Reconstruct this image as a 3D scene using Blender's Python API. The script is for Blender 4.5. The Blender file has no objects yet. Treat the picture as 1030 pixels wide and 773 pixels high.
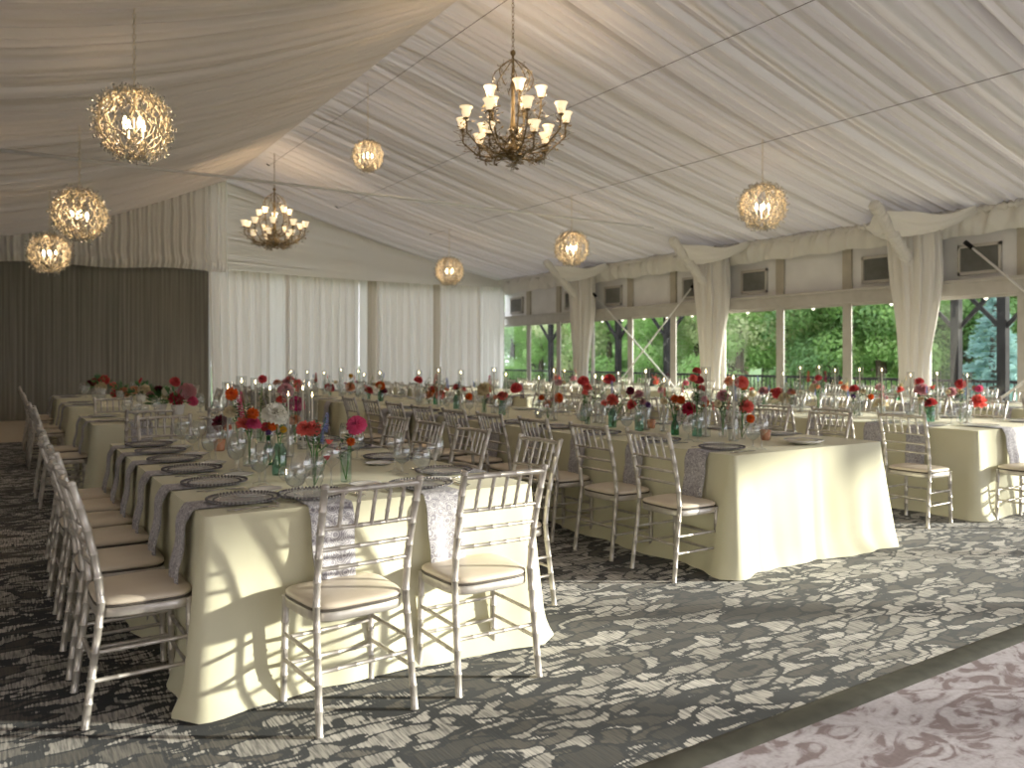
import bpy, math, random
from mathutils import Vector, Matrix
random.seed(7)
PI = math.pi
sc = bpy.context.scene
COL = sc.collection
# ------------------------------------------------------------------ camera
FP = 800.0; HY = 360.0; HC = 1.38
YAW = math.atan(515/800)
cam = bpy.data.cameras.new('camera'); camo = bpy.data.objects.new('camera', cam); COL.objects.link(camo)
cam.sensor_width = 36; cam.lens = FP*36/1030; cam.shift_y = -(386.5-HY)/1030
camo.location = (0, 0, HC); camo.rotation_euler = (PI/2, 0, -YAW)
cam.dof.use_dof = True; cam.dof.focus_distance = 4.2; cam.dof.aperture_fstop = 2.4
cam.clip_end = 500
sc.camera = camo
# ------------------------------------------------------------------ world and sun
w = bpy.data.worlds.new('sky'); sc.world = w; w.use_nodes = True
bg = w.node_tree.nodes['Background']; bg.inputs[0].default_value = (0.94, 0.95, 1.03, 1); bg.inputs[1].default_value = 3.1
sun = bpy.data.lights.new('sun', 'SUN'); sun.energy = 12.5; sun.color = (1, .93, .80); sun.angle = math.radians(1.6)
suno = bpy.data.objects.new('sun', sun); COL.objects.link(suno)
suno.rotation_euler = Vector((-.84, .52, -.19)).to_track_quat('-Z', 'Y').to_euler(); suno.location = (20, -10, 6)
sc.view_settings.view_transform = 'Standard'; sc.view_settings.look = 'None'
sc.view_settings.gamma = 1; sc.view_settings.use_curve_mapping = False
sc.view_settings.exposure = -0.04
LAMP = 10.0
sc.cycles.transparent_max_bounces = 48
# ------------------------------------------------------------------ helpers
def lin(c): return tuple(((v/255)/12.92 if v/255 <= .04045 else ((v/255+.055)/1.055)**2.4) for v in c)
def mat(name, col=(.8,.8,.8), rough=.6, metal=0, **k):
    m = bpy.data.materials.new(name); m.use_nodes = True
    b = m.node_tree.nodes['Principled BSDF']
    b.inputs['Base Color'].default_value = (*col, 1); b.inputs['Roughness'].default_value = rough
    b.inputs['Metallic'].default_value = metal
    for a, v in k.items(): b.inputs[a.replace('_', ' ')].default_value = v
    return m
def nd(m, t, **k):
    n = m.node_tree.nodes.new(t)
    for a, v in k.items():
        if a.startswith('i_'):
            key = a[2:]; key = int(key) if key.isdigit() else key
            n.inputs[key].default_value = v
        else: setattr(n, a, v)
    return n
def lk(m, a, b): m.node_tree.links.new(a, b)
def bs(m): return m.node_tree.nodes['Principled BSDF']
def ramp(m, stops, interp='LINEAR'):
    n = nd(m, 'ShaderNodeValToRGB'); cr = n.color_ramp; cr.interpolation = interp
    while len(cr.elements) < len(stops): cr.elements.new(.5)
    for e, (p, c) in zip(cr.elements, stops):
        e.position = p; e.color = (*c, 1) if len(c) == 3 else c
    return n
def noisy(m, c1, c2, scale, detail=3, coords='Object', stretch=(1,1,1), lo=.35, hi=.65):
    tc = nd(m, 'ShaderNodeTexCoord'); mp = nd(m, 'ShaderNodeMapping'); mp.inputs['Scale'].default_value = stretch
    lk(m, tc.outputs[coords], mp.inputs[0])
    n = nd(m, 'ShaderNodeTexNoise'); n.inputs['Scale'].default_value = scale; n.inputs['Detail'].default_value = detail
    lk(m, mp.outputs[0], n.inputs['Vector'])
    r = ramp(m, [(lo, c1), (hi, c2)]); lk(m, n.outputs[0], r.inputs[0]); lk(m, r.outputs[0], bs(m).inputs['Base Color'])
    return n
class MB:
    def __init__(s): s.v = []; s.f = []; s.mi = []; s.cur = 0
    def add(s, vs, fs):
        o = len(s.v); s.v += [tuple(v) for v in vs]
        s.f += [tuple(i+o for i in f) for f in fs]; s.mi += [s.cur]*len(fs)
    def box(s, x0, x1, y0, y1, z0, z1):
        s.add([(x,y,z) for z in (z0,z1) for y in (y0,y1) for x in (x0,x1)],
              [(0,2,3,1),(4,5,7,6),(0,1,5,4),(2,6,7,3),(0,4,6,2),(1,3,7,5)])
    def tube(s, pts, rad, seg=8, caps=True):
        pts = [Vector(p) for p in pts]; n = len(pts)
        if not hasattr(rad, '__len__'): rad = [rad]*n
        vs = []; u = None
        for i, p in enumerate(pts):
            t = (pts[min(i+1, n-1)]-pts[max(i-1, 0)])
            if t.length < 1e-9: t = Vector((0,0,1))
            t.normalize()
            if u is None:
                u = t.orthogonal().normalized()
            else:
                u = (u - t*u.dot(t)); u = u.normalized() if u.length > 1e-6 else t.orthogonal().normalized()
            b = t.cross(u)
            for k in range(seg):
                a = 2*PI*k/seg; vs.append(p+(u*math.cos(a)+b*math.sin(a))*rad[i])
        fs = [(i*seg+k, i*seg+(k+1)%seg, (i+1)*seg+(k+1)%seg, (i+1)*seg+k) for i in range(n-1) for k in range(seg)]
        if caps: fs += [tuple(reversed(range(seg))), tuple(range((n-1)*seg, n*seg))]
        s.add(vs, fs)
    def bamboo(s, pts, r, gap=.085, bump=1.17, seg=8, tip=None):
        # resample the path with node rings
        pts = [Vector(p) for p in pts]; L = [0]
        for a, b in zip(pts, pts[1:]): L.append(L[-1]+(b-a).length)
        T = L[-1]; n = max(1, round(T/gap)); st = []
        for i in range(n+1):
            c = T*i/n
            for d, k in ((-.006, 1), (-.0025, bump), (.0025, bump), (.006, 1)):
                if 0 < c+d < T: st.append((c+d, k))
        st = [(0, 1)]+st+[(T, 1)]; out = []; rr = []
        for c, k in st:
            for i in range(len(pts)-1):
                if c <= L[i+1]+1e-9:
                    f = (c-L[i])/(L[i+1]-L[i]); out.append(pts[i].lerp(pts[i+1], f)); break
            rr.append(r*k)
        s.tube(out, rr, seg)
    def lathe(s, prof, seg=20, c=(0,0,0), cap=False):
        vs = [(c[0]+r*math.cos(2*PI*k/seg), c[1]+r*math.sin(2*PI*k/seg), c[2]+z) for r, z in prof for k in range(seg)]
        n = len(prof)
        fs = [(i*seg+k, i*seg+(k+1)%seg, (i+1)*seg+(k+1)%seg, (i+1)*seg+k) for i in range(n-1) for k in range(seg)]
        if cap: fs += [tuple(reversed(range(seg))), tuple(range((n-1)*seg, n*seg))]
        s.add(vs, fs)
    def ball(s, c, r, seg=8, rings=6, sz=1):
        s.lathe([(max(1e-4, r*math.sin(PI*i/rings)), -r*sz*math.cos(PI*i/rings)) for i in range(rings+1)], seg, c)
    def octa(s, c, r, h=None):
        h = h or r*1.4; x, y, z = c
        s.add([(x+r,y,z),(x,y+r,z),(x-r,y,z),(x,y-r,z),(x,y,z+h),(x,y,z-h)],
              [(0,1,4),(1,2,4),(2,3,4),(3,0,4),(1,0,5),(2,1,5),(3,2,5),(0,3,5)])
    def grid(s, fn, nu, nv):
        s.add([fn(i/nu, j/nv) for j in range(nv+1) for i in range(nu+1)],
              [(j*(nu+1)+i, j*(nu+1)+i+1, (j+1)*(nu+1)+i+1, (j+1)*(nu+1)+i) for j in range(nv) for i in range(nu)])
    def mesh(s, name, mats, smooth=True):
        me = bpy.data.meshes.new(name); me.from_pydata(s.v, [], s.f); me.update()
        for m in (mats if isinstance(mats, (list, tuple)) else [mats]): me.materials.append(m)
        if any(s.mi): me.polygons.foreach_set('material_index', s.mi)
        if smooth: me.polygons.foreach_set('use_smooth', [True]*len(me.polygons))
        return me
    def build(s, name, mats, parent=None, smooth=True):
        return place(name, s.mesh(name, mats, smooth), parent)
def place(name, me, parent=None, loc=None, rz=None, scale=None):
    o = bpy.data.objects.new(name, me); COL.objects.link(o)
    if parent is not None: o.parent = parent
    if loc is not None: o.location = loc
    if rz is not None: o.rotation_euler[2] = rz
    if scale is not None: o.scale = (scale,)*3 if not hasattr(scale, '__len__') else scale
    return o
def tag(o, label, cat, group=None):
    o['label'] = label; o['category'] = cat
    if group: o['group'] = group
    return o
def struct(o): o['kind'] = 'structure'; return o
def empty(name, loc=(0,0,0), rz=0):
    o = bpy.data.objects.new(name, None); COL.objects.link(o); o.location = loc; o.rotation_euler[2] = rz
    o.empty_display_size = .1; return o
KIDS = {}
def kids(o):
    return [c for c in bpy.data.objects if c.parent == o]
def copy_tree(o, loc, rz=0, scale=None):
    c = o.copy(); COL.objects.link(c); c.location = loc; c.rotation_euler[2] = rz
    if scale: c.scale = (scale,)*3
    if o.name not in KIDS: KIDS[o.name] = [(k, kids(k)) for k in kids(o)]
    for k, ks in KIDS[o.name]:
        d = k.copy(); COL.objects.link(d); d.parent = c
        for g in ks:
            e = g.copy(); COL.objects.link(e); e.parent = d
    return c
ORD = ['zeroth','first','second','third','fourth','fifth','sixth','seventh','eighth','ninth','tenth','eleventh','twelfth',
       'thirteenth','fourteenth','fifteenth','sixteenth','seventeenth','eighteenth','nineteenth','twentieth']
def od(n): return ORD[n] if n < len(ORD) else str(n)+'th'
Fx, Fy = math.sin(YAW), math.cos(YAW)
def floorpt(px, py, Z):
    d = (HC-Z)*FP/(py-HY); u = (px-515)/FP
    return d*(Fx+u*Fy), d*(Fy-u*Fx), d
def onX(px, py, X):
    u = (px-515)/FP; d = X/(Fx+u*Fy); return X, d*(Fy-u*Fx), HC+d*(HY-py)/FP
def onY(px, py, Y):
    u = (px-515)/FP; d = Y/(Fy-u*Fx); return d*(Fx+u*Fy), Y, HC+d*(HY-py)/FP
def onD(px, py, d):
    u = (px-515)/FP; return d*(Fx+u*Fy), d*(Fy-u*Fx), HC+d*(HY-py)/FP
# ------------------------------------------------------------------ materials
def fabric(name, col, trans=.25, rough=.9, nscale=0, c2=None):
    m = mat(name, col, rough)
    b = bs(m); nt = m.node_tree
    if 'Sheen Weight' in b.inputs: b.inputs['Sheen Weight'].default_value = .1
    out = nt.nodes['Material Output']
    t = nd(m, 'ShaderNodeBsdfTranslucent'); t.inputs[0].default_value = (*col, 1)
    mx = nd(m, 'ShaderNodeMixShader'); mx.inputs[0].default_value = trans
    lk(m, b.outputs[0], mx.inputs[1]); lk(m, t.outputs[0], mx.inputs[2]); lk(m, mx.outputs[0], out.inputs[0])
    if nscale: noisy(m, col, c2, nscale, 4)
    return m
def thinglass(name, tint=(1,1,1), refl=1.0, opac=0.0, ior=1.5):
    m = bpy.data.materials.new(name); m.use_nodes = True; nt = m.node_tree; nt.nodes.clear()
    out = nd(m, 'ShaderNodeOutputMaterial'); t = nd(m, 'ShaderNodeBsdfTransparent'); t.inputs[0].default_value = (*tint, 1)
    g = nd(m, 'ShaderNodeBsdfGlossy'); g.inputs['Roughness'].default_value = .02
    fr = nd(m, 'ShaderNodeLayerWeight'); fr.inputs[0].default_value = .5
    pw = nd(m, 'ShaderNodeMath', operation='POWER'); pw.inputs[1].default_value = 4.0; lk(m, fr.outputs['Facing'], pw.inputs[0])
    ml = nd(m, 'ShaderNodeMath', operation='MULTIPLY_ADD'); ml.inputs[1].default_value = .6*refl; ml.inputs[2].default_value = .04*refl+opac
    mx = nd(m, 'ShaderNodeMixShader'); lk(m, pw.outputs[0], ml.inputs[0]); lk(m, ml.outputs[0], mx.inputs[0])
    lk(m, t.outputs[0], mx.inputs[1]); lk(m, g.outputs[0], mx.inputs[2]); lk(m, mx.outputs[0], out.inputs[0])
    return m
def emit(name, col, st):
    m = bpy.data.materials.new(name); m.use_nodes = True; nt = m.node_tree; nt.nodes.clear()
    out = nd(m, 'ShaderNodeOutputMaterial'); e = nd(m, 'ShaderNodeEmission'); e.inputs[0].default_value = (*col, 1); e.inputs[1].default_value = st
    lk(m, e.outputs[0], out.inputs[0]); return m
M = {}
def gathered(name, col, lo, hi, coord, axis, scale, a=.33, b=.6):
    # noise stripes of lower translucency stand in for shade lines between the pleats
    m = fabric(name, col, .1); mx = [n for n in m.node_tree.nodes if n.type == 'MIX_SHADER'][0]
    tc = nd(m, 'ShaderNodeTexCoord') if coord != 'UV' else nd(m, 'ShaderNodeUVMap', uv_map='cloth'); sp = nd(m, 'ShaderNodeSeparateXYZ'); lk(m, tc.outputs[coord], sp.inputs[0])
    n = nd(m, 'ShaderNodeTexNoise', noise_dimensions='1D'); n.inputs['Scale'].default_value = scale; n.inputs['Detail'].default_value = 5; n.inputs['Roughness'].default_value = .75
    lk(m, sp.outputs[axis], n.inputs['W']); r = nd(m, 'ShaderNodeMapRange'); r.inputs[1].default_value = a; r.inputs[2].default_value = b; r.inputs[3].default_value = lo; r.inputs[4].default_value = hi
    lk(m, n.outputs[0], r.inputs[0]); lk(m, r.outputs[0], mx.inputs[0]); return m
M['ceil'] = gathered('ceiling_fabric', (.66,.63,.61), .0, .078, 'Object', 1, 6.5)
M['ceil_left_shaded'] = gathered('ceiling_fabric_left_shaded', (.60,.545,.49), .0, .045, 'Object', 1, 6.0)  # same liner, shade of the left slope put into a darker colour
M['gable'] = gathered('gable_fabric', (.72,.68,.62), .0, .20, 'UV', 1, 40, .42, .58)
M['drape'] = fabric('ivory_drape', (.83,.80,.75), .18)
M['sheer'] = fabric('sheer_white', (.86,.85,.81), .20)
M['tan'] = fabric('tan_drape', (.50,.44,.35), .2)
M['dark'] = mat('taupe_pleated_cloth', (.2,.19,.16), .85); noisy(M['dark'], (.17,.16,.135), (.25,.24,.205), 3, 4, stretch=(9,1,.15))
M['cloth'] = fabric('pale_yellow_linen', lin((230,226,198)), .1); noisy(M['cloth'], lin((226,222,192)), lin((233,230,204)), 1.6, 3)
M['wall'] = mat('white_painted_panel', (.74,.73,.72), .6); noisy(M['wall'], (.70,.69,.68), (.78,.77,.76), 2)
M['frame'] = mat('cream_window_frame', (.50,.47,.43), .45); noisy(M['frame'], (.47,.44,.40), (.53,.50,.46), 5)
M['tanpost'] = mat('tan_wall_post', (.42,.38,.31), .5); noisy(M['tanpost'], (.40,.36,.29), (.45,.41,.33), 5)
M['vent'] = mat('grey_vent_louvre', (.22,.22,.20), .5); noisy(M['vent'], (.2,.2,.18), (.25,.25,.23), 6)
M['black'] = mat('black_metal', (.02,.02,.022), .8, Specular_IOR_Level=.1); noisy(M['black'], (.015,.015,.017), (.03,.03,.032), 8)
M['silver'] = mat('champagne_silver_paint', (.60,.565,.52), .36, .5); noisy(M['silver'], (.50,.465,.42), (.68,.64,.59), 14, 4)
M['cushion'] = mat('cream_vinyl_seat', (.74,.65,.53), .38); noisy(M['cushion'], (.71,.61,.49), (.78,.69,.57), 5)
M['piping'] = mat('dark_seat_edge', (.10,.085,.07), .5); noisy(M['piping'], (.08,.07,.06), (.13,.11,.09), 9)
M['glass'] = thinglass('clear_glass', (.965,.97,.97), 2.4, .07)
M['window'] = thinglass('window_glass', (.95,.97,.96), .5, .005)
M['tube'] = thinglass('candle_tube_glass', (.93,.95,.95), 1.3, .06)
M['chargerglass'] = mat('frosted_charger_glass', (.70,.69,.68), .15); noisy(M['chargerglass'], (.62,.61,.60), (.76,.75,.74), 22)
_t = nd(M['chargerglass'], 'ShaderNodeBsdfTransparent'); _m = nd(M['chargerglass'], 'ShaderNodeMixShader'); _m.inputs[0].default_value = .55
lk(M['chargerglass'], bs(M['chargerglass']).outputs[0], _m.inputs[1]); lk(M['chargerglass'], _t.outputs[0], _m.inputs[2]); lk(M['chargerglass'], _m.outputs[0], M['chargerglass'].node_tree.nodes['Material Output'].inputs[0])
M['water'] = thinglass('water', (.93,.96,.97), 1.0, .02, 1.33)
M['green'] = thinglass('green_glass', (.20,.55,.36), 1.4, .04)
M['teal'] = thinglass('teal_pressed_glass', (.45,.72,.63), 1.6, .08)
M['aqua'] = thinglass('pale_aqua_glass', (.78,.88,.85), 1.5, .05)
M['amber'] = mat('peach_votive_glass', (.85,.42,.24), .25); bs(M['amber']).inputs['Transmission Weight'].default_value = .35
noisy(M['amber'], (.80,.38,.20), (.9,.48,.30), 30)
M['chrome'] = mat('silver_cutlery', (.72,.70,.68), .18, 1); noisy(M['chrome'], (.66,.64,.62), (.76,.74,.72), 10)
M['bead'] = mat('pewter_beads', (.16,.15,.16), .25, .6); noisy(M['bead'], (.12,.11,.12), (.20,.19,.20), 20)
M['china'] = mat('white_china', (.80,.79,.77), .2); noisy(M['china'], (.78,.77,.75), (.82,.81,.79), 9)
M['wax'] = mat('ivory_wax', (.68,.65,.57), .45); noisy(M['wax'], (.66,.63,.55), (.71,.68,.60), 12)
M['flame'] = emit('candle_flame', (1,.72,.36), 22)
M['bulb'] = emit('warm_bulb', (1,.74,.42), 26)
M['sbulb'] = emit('string_bulb', (1,.9,.75), 3)
M['bronze'] = mat('aged_bronze', (.20,.145,.07), .4, .85); noisy(M['bronze'], (.14,.10,.05), (.28,.21,.11), 12)
M['gold'] = mat('champagne_twig', (.64,.55,.40), .4, .5); noisy(M['gold'], (.52,.44,.31), (.74,.65,.49), 18)
M['crystal'] = mat('crystal', (.95,.92,.85), .05); bs(M['crystal']).inputs['Transmission Weight'].default_value = .6
noisy(M['crystal'], (.93,.90,.82), (.98,.96,.90), 10)
M['steel'] = mat('steel_cable', (.20,.18,.16), .5, .6); noisy(M['steel'], (.16,.14,.13), (.25,.23,.2), 9)
M['white'] = mat('white_strut', (.78,.77,.75), .5); noisy(M['white'], (.75,.74,.72), (.81,.80,.78), 6)
M['stem'] = mat('green_stem', (.10,.26,.06), .5); noisy(M['stem'], (.08,.22,.05), (.15,.34,.09), 12)
M['leafy'] = mat('dark_leaf', (.05,.16,.05), .5); noisy(M['leafy'], (.04,.12,.04), (.09,.22,.07), 12)
# frosted shade that glows
def shade_mat():
    m = mat('frosted_lit_shade', (.95,.85,.68), .4); b = bs(m)
    tc = nd(m, 'ShaderNodeTexCoord'); nz = nd(m, 'ShaderNodeTexNoise'); nz.inputs['Scale'].default_value = 25
    lk(m, tc.outputs['Object'], nz.inputs['Vector']); r = ramp(m, [(.3, (.92,.80,.60)), (.7, (.98,.9,.76))]); lk(m, nz.outputs[0], r.inputs[0]); lk(m, r.outputs[0], b.inputs['Base Color'])
    b.inputs['Emission Color'].default_value = (1,.76,.45,1); b.inputs['Emission Strength'].default_value = 1.0
    return m
M['shade'] = shade_mat()
# dining carpet: distorted cells, light islands in charcoal channels, woven streaks along Y
def carpet_mat():
    m = mat('patterned_grey_carpet', (.1,.1,.1), .95); b = bs(m); b.inputs['Sheen Weight'].default_value = .09; b.inputs['Sheen Roughness'].default_value = .5
    tc = nd(m, 'ShaderNodeTexCoord')
    mp = nd(m, 'ShaderNodeMapping'); mp.inputs['Rotation'].default_value = (0,0,math.radians(28)); mp.inputs['Scale'].default_value = (4.5, 10.5, 1)
    lk(m, tc.outputs['Object'], mp.inputs[0])
    nz = nd(m, 'ShaderNodeTexNoise'); nz.inputs['Scale'].default_value = .8; nz.inputs['Detail'].default_value = 1.5
    lk(m, mp.outputs[0], nz.inputs['Vector'])
    sub = nd(m, 'ShaderNodeVectorMath', operation='SUBTRACT'); sub.inputs[1].default_value = (.5,.5,.5); lk(m, nz.outputs['Color'], sub.inputs[0])
    scl = nd(m, 'ShaderNodeVectorMath', operation='SCALE'); scl.inputs['Scale'].default_value = 2.3; lk(m, sub.outputs[0], scl.inputs[0])
    add = nd(m, 'ShaderNodeVectorMath', operation='ADD'); lk(m, mp.outputs[0], add.inputs[0]); lk(m, scl.outputs[0], add.inputs[1])
    ve = nd(m, 'ShaderNodeTexVoronoi', feature='DISTANCE_TO_EDGE'); ve.inputs['Scale'].default_value = 1.0; lk(m, add.outputs[0], ve.inputs['Vector'])
    vc = nd(m, 'ShaderNodeTexVoronoi', feature='F1'); vc.inputs['Scale'].default_value = 1.0; lk(m, add.outputs[0], vc.inputs['Vector'])
    sx = nd(m, 'ShaderNodeSeparateColor'); lk(m, vc.outputs['Color'], sx.inputs[0])
    big = nd(m, 'ShaderNodeTexNoise'); big.inputs['Scale'].default_value = .8; big.inputs['Detail'].default_value = 2; lk(m, tc.outputs['Object'], big.inputs['Vector'])
    # threshold wider channels where big noise is high
    th = nd(m, 'ShaderNodeMapRange'); th.inputs[1].default_value = .35; th.inputs[2].default_value = .65; th.inputs[3].default_value = .055; th.inputs[4].default_value = .135
    lk(m, big.outputs[0], th.inputs[0])
    gt = nd(m, 'ShaderNodeMath', operation='SUBTRACT'); lk(m, ve.outputs['Distance'], gt.inputs[0]); lk(m, th.outputs[0], gt.inputs[1])
    mask = nd(m, 'ShaderNodeMapRange'); mask.inputs[1].default_value = -.02; mask.inputs[2].default_value = .02
    # streaks
    ms = nd(m, 'ShaderNodeMapping'); ms.inputs['Scale'].default_value = (110, 9, 1); ms.inputs['Rotation'].default_value = (0,0,math.radians(8)); lk(m, tc.outputs['Object'], ms.inputs[0])
    st = nd(m, 'ShaderNodeTexNoise'); st.inputs['Scale'].default_value = 1; st.inputs['Detail'].default_value = 2; lk(m, ms.outputs[0], st.inputs['Vector'])
    gp = nd(m, 'ShaderNodeMath', operation='MULTIPLY_ADD'); gp.inputs[1].default_value = .30; ga = nd(m, 'ShaderNodeMath', operation='SUBTRACT'); ga.inputs[1].default_value = .15
    lk(m, st.outputs[0], gp.inputs[0]); lk(m, gt.outputs[0], gp.inputs[2]); lk(m, gp.outputs[0], ga.inputs[0]); lk(m, ga.outputs[0], mask.inputs[0])
    stm = nd(m, 'ShaderNodeMapRange'); stm.inputs[1].default_value = .36; stm.inputs[2].default_value = .60; lk(m, st.outputs[0], stm.inputs[0])
    cellc = ramp(m, [(0, lin((62,60,57))), (.26, lin((92,87,79))), (.34, lin((166,162,155))), (.75, lin((200,196,190))), (1, lin((216,212,207)))]); lk(m, sx.outputs[0], cellc.inputs[0])
    dim = nd(m, 'ShaderNodeMix', data_type='RGBA'); dim.inputs[6].default_value = (*lin((48,50,53)), 1); lk(m, cellc.outputs[0], dim.inputs[7]); 
    sm = nd(m, 'ShaderNodeMapRange'); sm.inputs[3].default_value = .30; sm.inputs[4].default_value = 1.0; lk(m, stm.outputs[0], sm.inputs[0]); lk(m, sm.outputs[0], dim.inputs[0])
    mx = nd(m, 'ShaderNodeMix', data_type='RGBA'); mx.inputs[6].default_value = (*lin((28,33,40)), 1); lk(m, dim.outputs[2], mx.inputs[7]); lk(m, mask.outputs[0], mx.inputs[0])
    lk(m, mx.outputs[2], b.inputs['Base Color'])
    bp = nd(m, 'ShaderNodeBump'); bp.inputs['Strength'].default_value = .25; bp.inputs['Distance'].default_value = .004; lk(m, st.outputs[0], bp.inputs['Height']); lk(m, bp.outputs[0], b.inputs['Normal'])
    return m
M['carpet'] = carpet_mat()
def rug_mat():
    m = mat('mauve_distressed_carpet', (.4,.35,.35), .95); b = bs(m)
    tc = nd(m, 'ShaderNodeTexCoord'); mp = nd(m, 'ShaderNodeMapping'); mp.inputs['Scale'].default_value = (6, 10, 1); lk(m, tc.outputs['Object'], mp.inputs[0])
    n1 = nd(m, 'ShaderNodeTexNoise'); n1.inputs['Scale'].default_value = .9; n1.inputs['Detail'].default_value = 5; n1.inputs['Distortion'].default_value = 1.6; lk(m, mp.outputs[0], n1.inputs['Vector'])
    r = ramp(m, [(.0, lin((112,96,98))), (.41, lin((132,118,122))), (.49, lin((178,172,180))), (.7, lin((192,187,196))), (1, lin((204,200,208)))]); lk(m, n1.outputs[0], r.inputs[0])
    n2 = nd(m, 'ShaderNodeTexNoise'); n2.inputs['Scale'].default_value = 60; n2.inputs['Detail'].default_value = 3; lk(m, tc.outputs['Object'], n2.inputs['Vector'])
    mx = nd(m, 'ShaderNodeMix', data_type='RGBA', blend_type='MULTIPLY'); mx.inputs[0].default_value = .5
    r2 = ramp(m, [(.35, (.72,.70,.72)), (.6, (1,1,1))]); lk(m, n2.outputs[0], r2.inputs[0])
    lk(m, r.outputs[0], mx.inputs[6]); lk(m, r2.outputs[0], mx.inputs[7]); lk(m, mx.outputs[2], b.inputs['Base Color'])
    return m
M['rug'] = rug_mat()
M['strip'] = mat('dark_transition_strip', lin((62,62,56)), .6); noisy(M['strip'], lin((52,52,46)), lin((72,72,64)), 12)
M['wood'] = mat('pale_wood_floor', lin((205,190,168)), .5); noisy(M['wood'], lin((195,178,155)), lin((214,200,178)), 3, 4, stretch=(1,8,1))
def paisley():
    m = fabric('paisley_napkin', lin((190,186,192)), .1); b = bs(m)
    tc = nd(m, 'ShaderNodeTexCoord')
    v = nd(m, 'ShaderNodeTexVoronoi', feature='F1'); v.inputs['Scale'].default_value = 26; lk(m, tc.outputs['Object'], v.inputs['Vector'])
    s = nd(m, 'ShaderNodeMath', operation='SINE'); mu = nd(m, 'ShaderNodeMath', operation='MULTIPLY'); mu.inputs[1].default_value = 30; lk(m, v.outputs['Distance'], mu.inputs[0]); lk(m, mu.outputs[0], s.inputs[0])
    n = nd(m, 'ShaderNodeTexNoise'); n.inputs['Scale'].default_value = 60; lk(m, tc.outputs['Object'], n.inputs['Vector'])
    a = nd(m, 'ShaderNodeMath', operation='MULTIPLY_ADD'); a.inputs[1].default_value = .22; lk(m, s.outputs[0], a.inputs[0]); lk(m, n.outputs[0], a.inputs[2])
    r = ramp(m, [(.30, lin((150,147,158))), (.5, lin((186,183,190))), (.68, lin((222,220,222)))]); lk(m, a.outputs[0], r.inputs[0]); lk(m, r.outputs[0], b.inputs['Base Color'])
    return m
M['napkin'] = paisley()
# ------------------------------------------------------------------ the setting
XW, YB = 13.0, 20.6
XR, ZR, ZE = 4.7, 5.75, 3.68
POSTS = [20.75 - 4.45*i for i in range(7)]          # frame legs along the window wall
Y0 = -7.0
mb = MB(); mb.box(-5, XW+.2, 2.02, 15.3, -.05, 0); o = struct(mb.build('floor', M['carpet'], smooth=False))
mb = MB(); mb.box(-5, XW+.2, Y0-3, 1.91, -.05, 0.001); struct(mb.build('floor', M['rug'], smooth=False))
mb = MB(); mb.grid(lambda u, v: (-5+(XW+5)*u, 1.90+.13*v, .012*math.sin(PI*v)**.5 if 0 < v < 1 else 0.0), 1, 6); struct(mb.build('trim_1', M['strip']))
mb = MB(); mb.box(-5, 4.4, 15.3, YB, -.05, 0.0); struct(mb.build('floor', M['wood'], smooth=False))
mb = MB(); mb.box(4.4, XW+.2, 15.3, YB, -.05, 0.0); struct(mb.build('floor', M['carpet'], smooth=False))
# ceiling liner: two slopes with gathers running from ridge to eave
rg = random.Random(3)
step = .018
NY = int((YB-Y0)/step)
def pleats(n, seed, amp=.15):
    r = random.Random(seed); h = [0.0]*(n+1)
    ph = [r.uniform(0, 6.28) for _ in range(8)]
    y = 0.0
    while y < n*step:
        dy = r.choice((.07,.10,.14,.18,.26,.34)); a = amp*r.uniform(.15, .6)*(1 if r.random() < .8 else 1.6)
        k0 = int(y/step); k1 = int((y+dy)/step)
        for k in range(k0, min(n, k1)+1):
            t = (k-k0)/max(1, k1-k0); h[k] += .55*a*(t**1.4) if k < k1 else 0
        g = a*1.7+.03
        for q, wq in ((-2, .25), (-1, .8), (0, 1), (1, .7), (2, .2)):
            if 0 <= k0+q <= n: h[k0+q] += g*wq
        y += dy
    for k in range(n+1):
        yy = k*step
        h[k] += .010*math.sin(yy*23+ph[0])+.014*math.sin(yy*9.1+ph[1]+2*math.sin(yy*1.3))+.02*math.sin(yy*3.1+ph[2])
    return h
HR1 = pleats(NY, 5); HR2 = pleats(NY, 8); HL1 = pleats(NY, 21, .12); HL2 = pleats(NY, 31, .12)
def bay(y):  # slight sag between frames
    t = ((POSTS[0]-y) % 4.45)/4.45; return math.sin(PI*t)
def right_z(x, k):
    s = (x-XR)/(XW-XR); y = Y0+k*step
    base = ZR-(ZR-ZE)*s - .18*math.sin(PI*s) + .08*(bay(y)-.5)*math.sin(PI*s)
    return base + (HR1[k]*(1-s)+HR2[k]*s)*(.35+.65*math.sin(PI*min(1, max(0, s*.9+.07))))*min(1, s*14)
def left_z(x, k):
    s = (XR-x)/8.3; y = Y0+k*step
    base = ZR-2.15*s - .62*math.sin(PI*min(1, s))*(.72+.45*bay(y))
    return base + (HL1[k]*(1-s)+HL2[k]*s)*(.5+.5*math.sin(PI*s))*min(1, s*14)
def zceil(x, y):
    k = max(0, min(NY, int((y-Y0)/step))); return right_z(x, k) if x >= XR else left_z(x, k)
mb = MB()
mb.grid(lambda u, v: (XR+(XW-XR)*v, Y0+u*NY*step, right_z(XR+(XW-XR)*v, round(u*NY))), NY, 16)
mb.cur = 1
mb.grid(lambda u, v: (XR-8.3*v, Y0+u*NY*step, left_z(XR-8.3*v, round(u*NY))), NY, 18)
struct(mb.build('ceiling', [M['ceil'], M['ceil_left_shaded']]))
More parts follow.
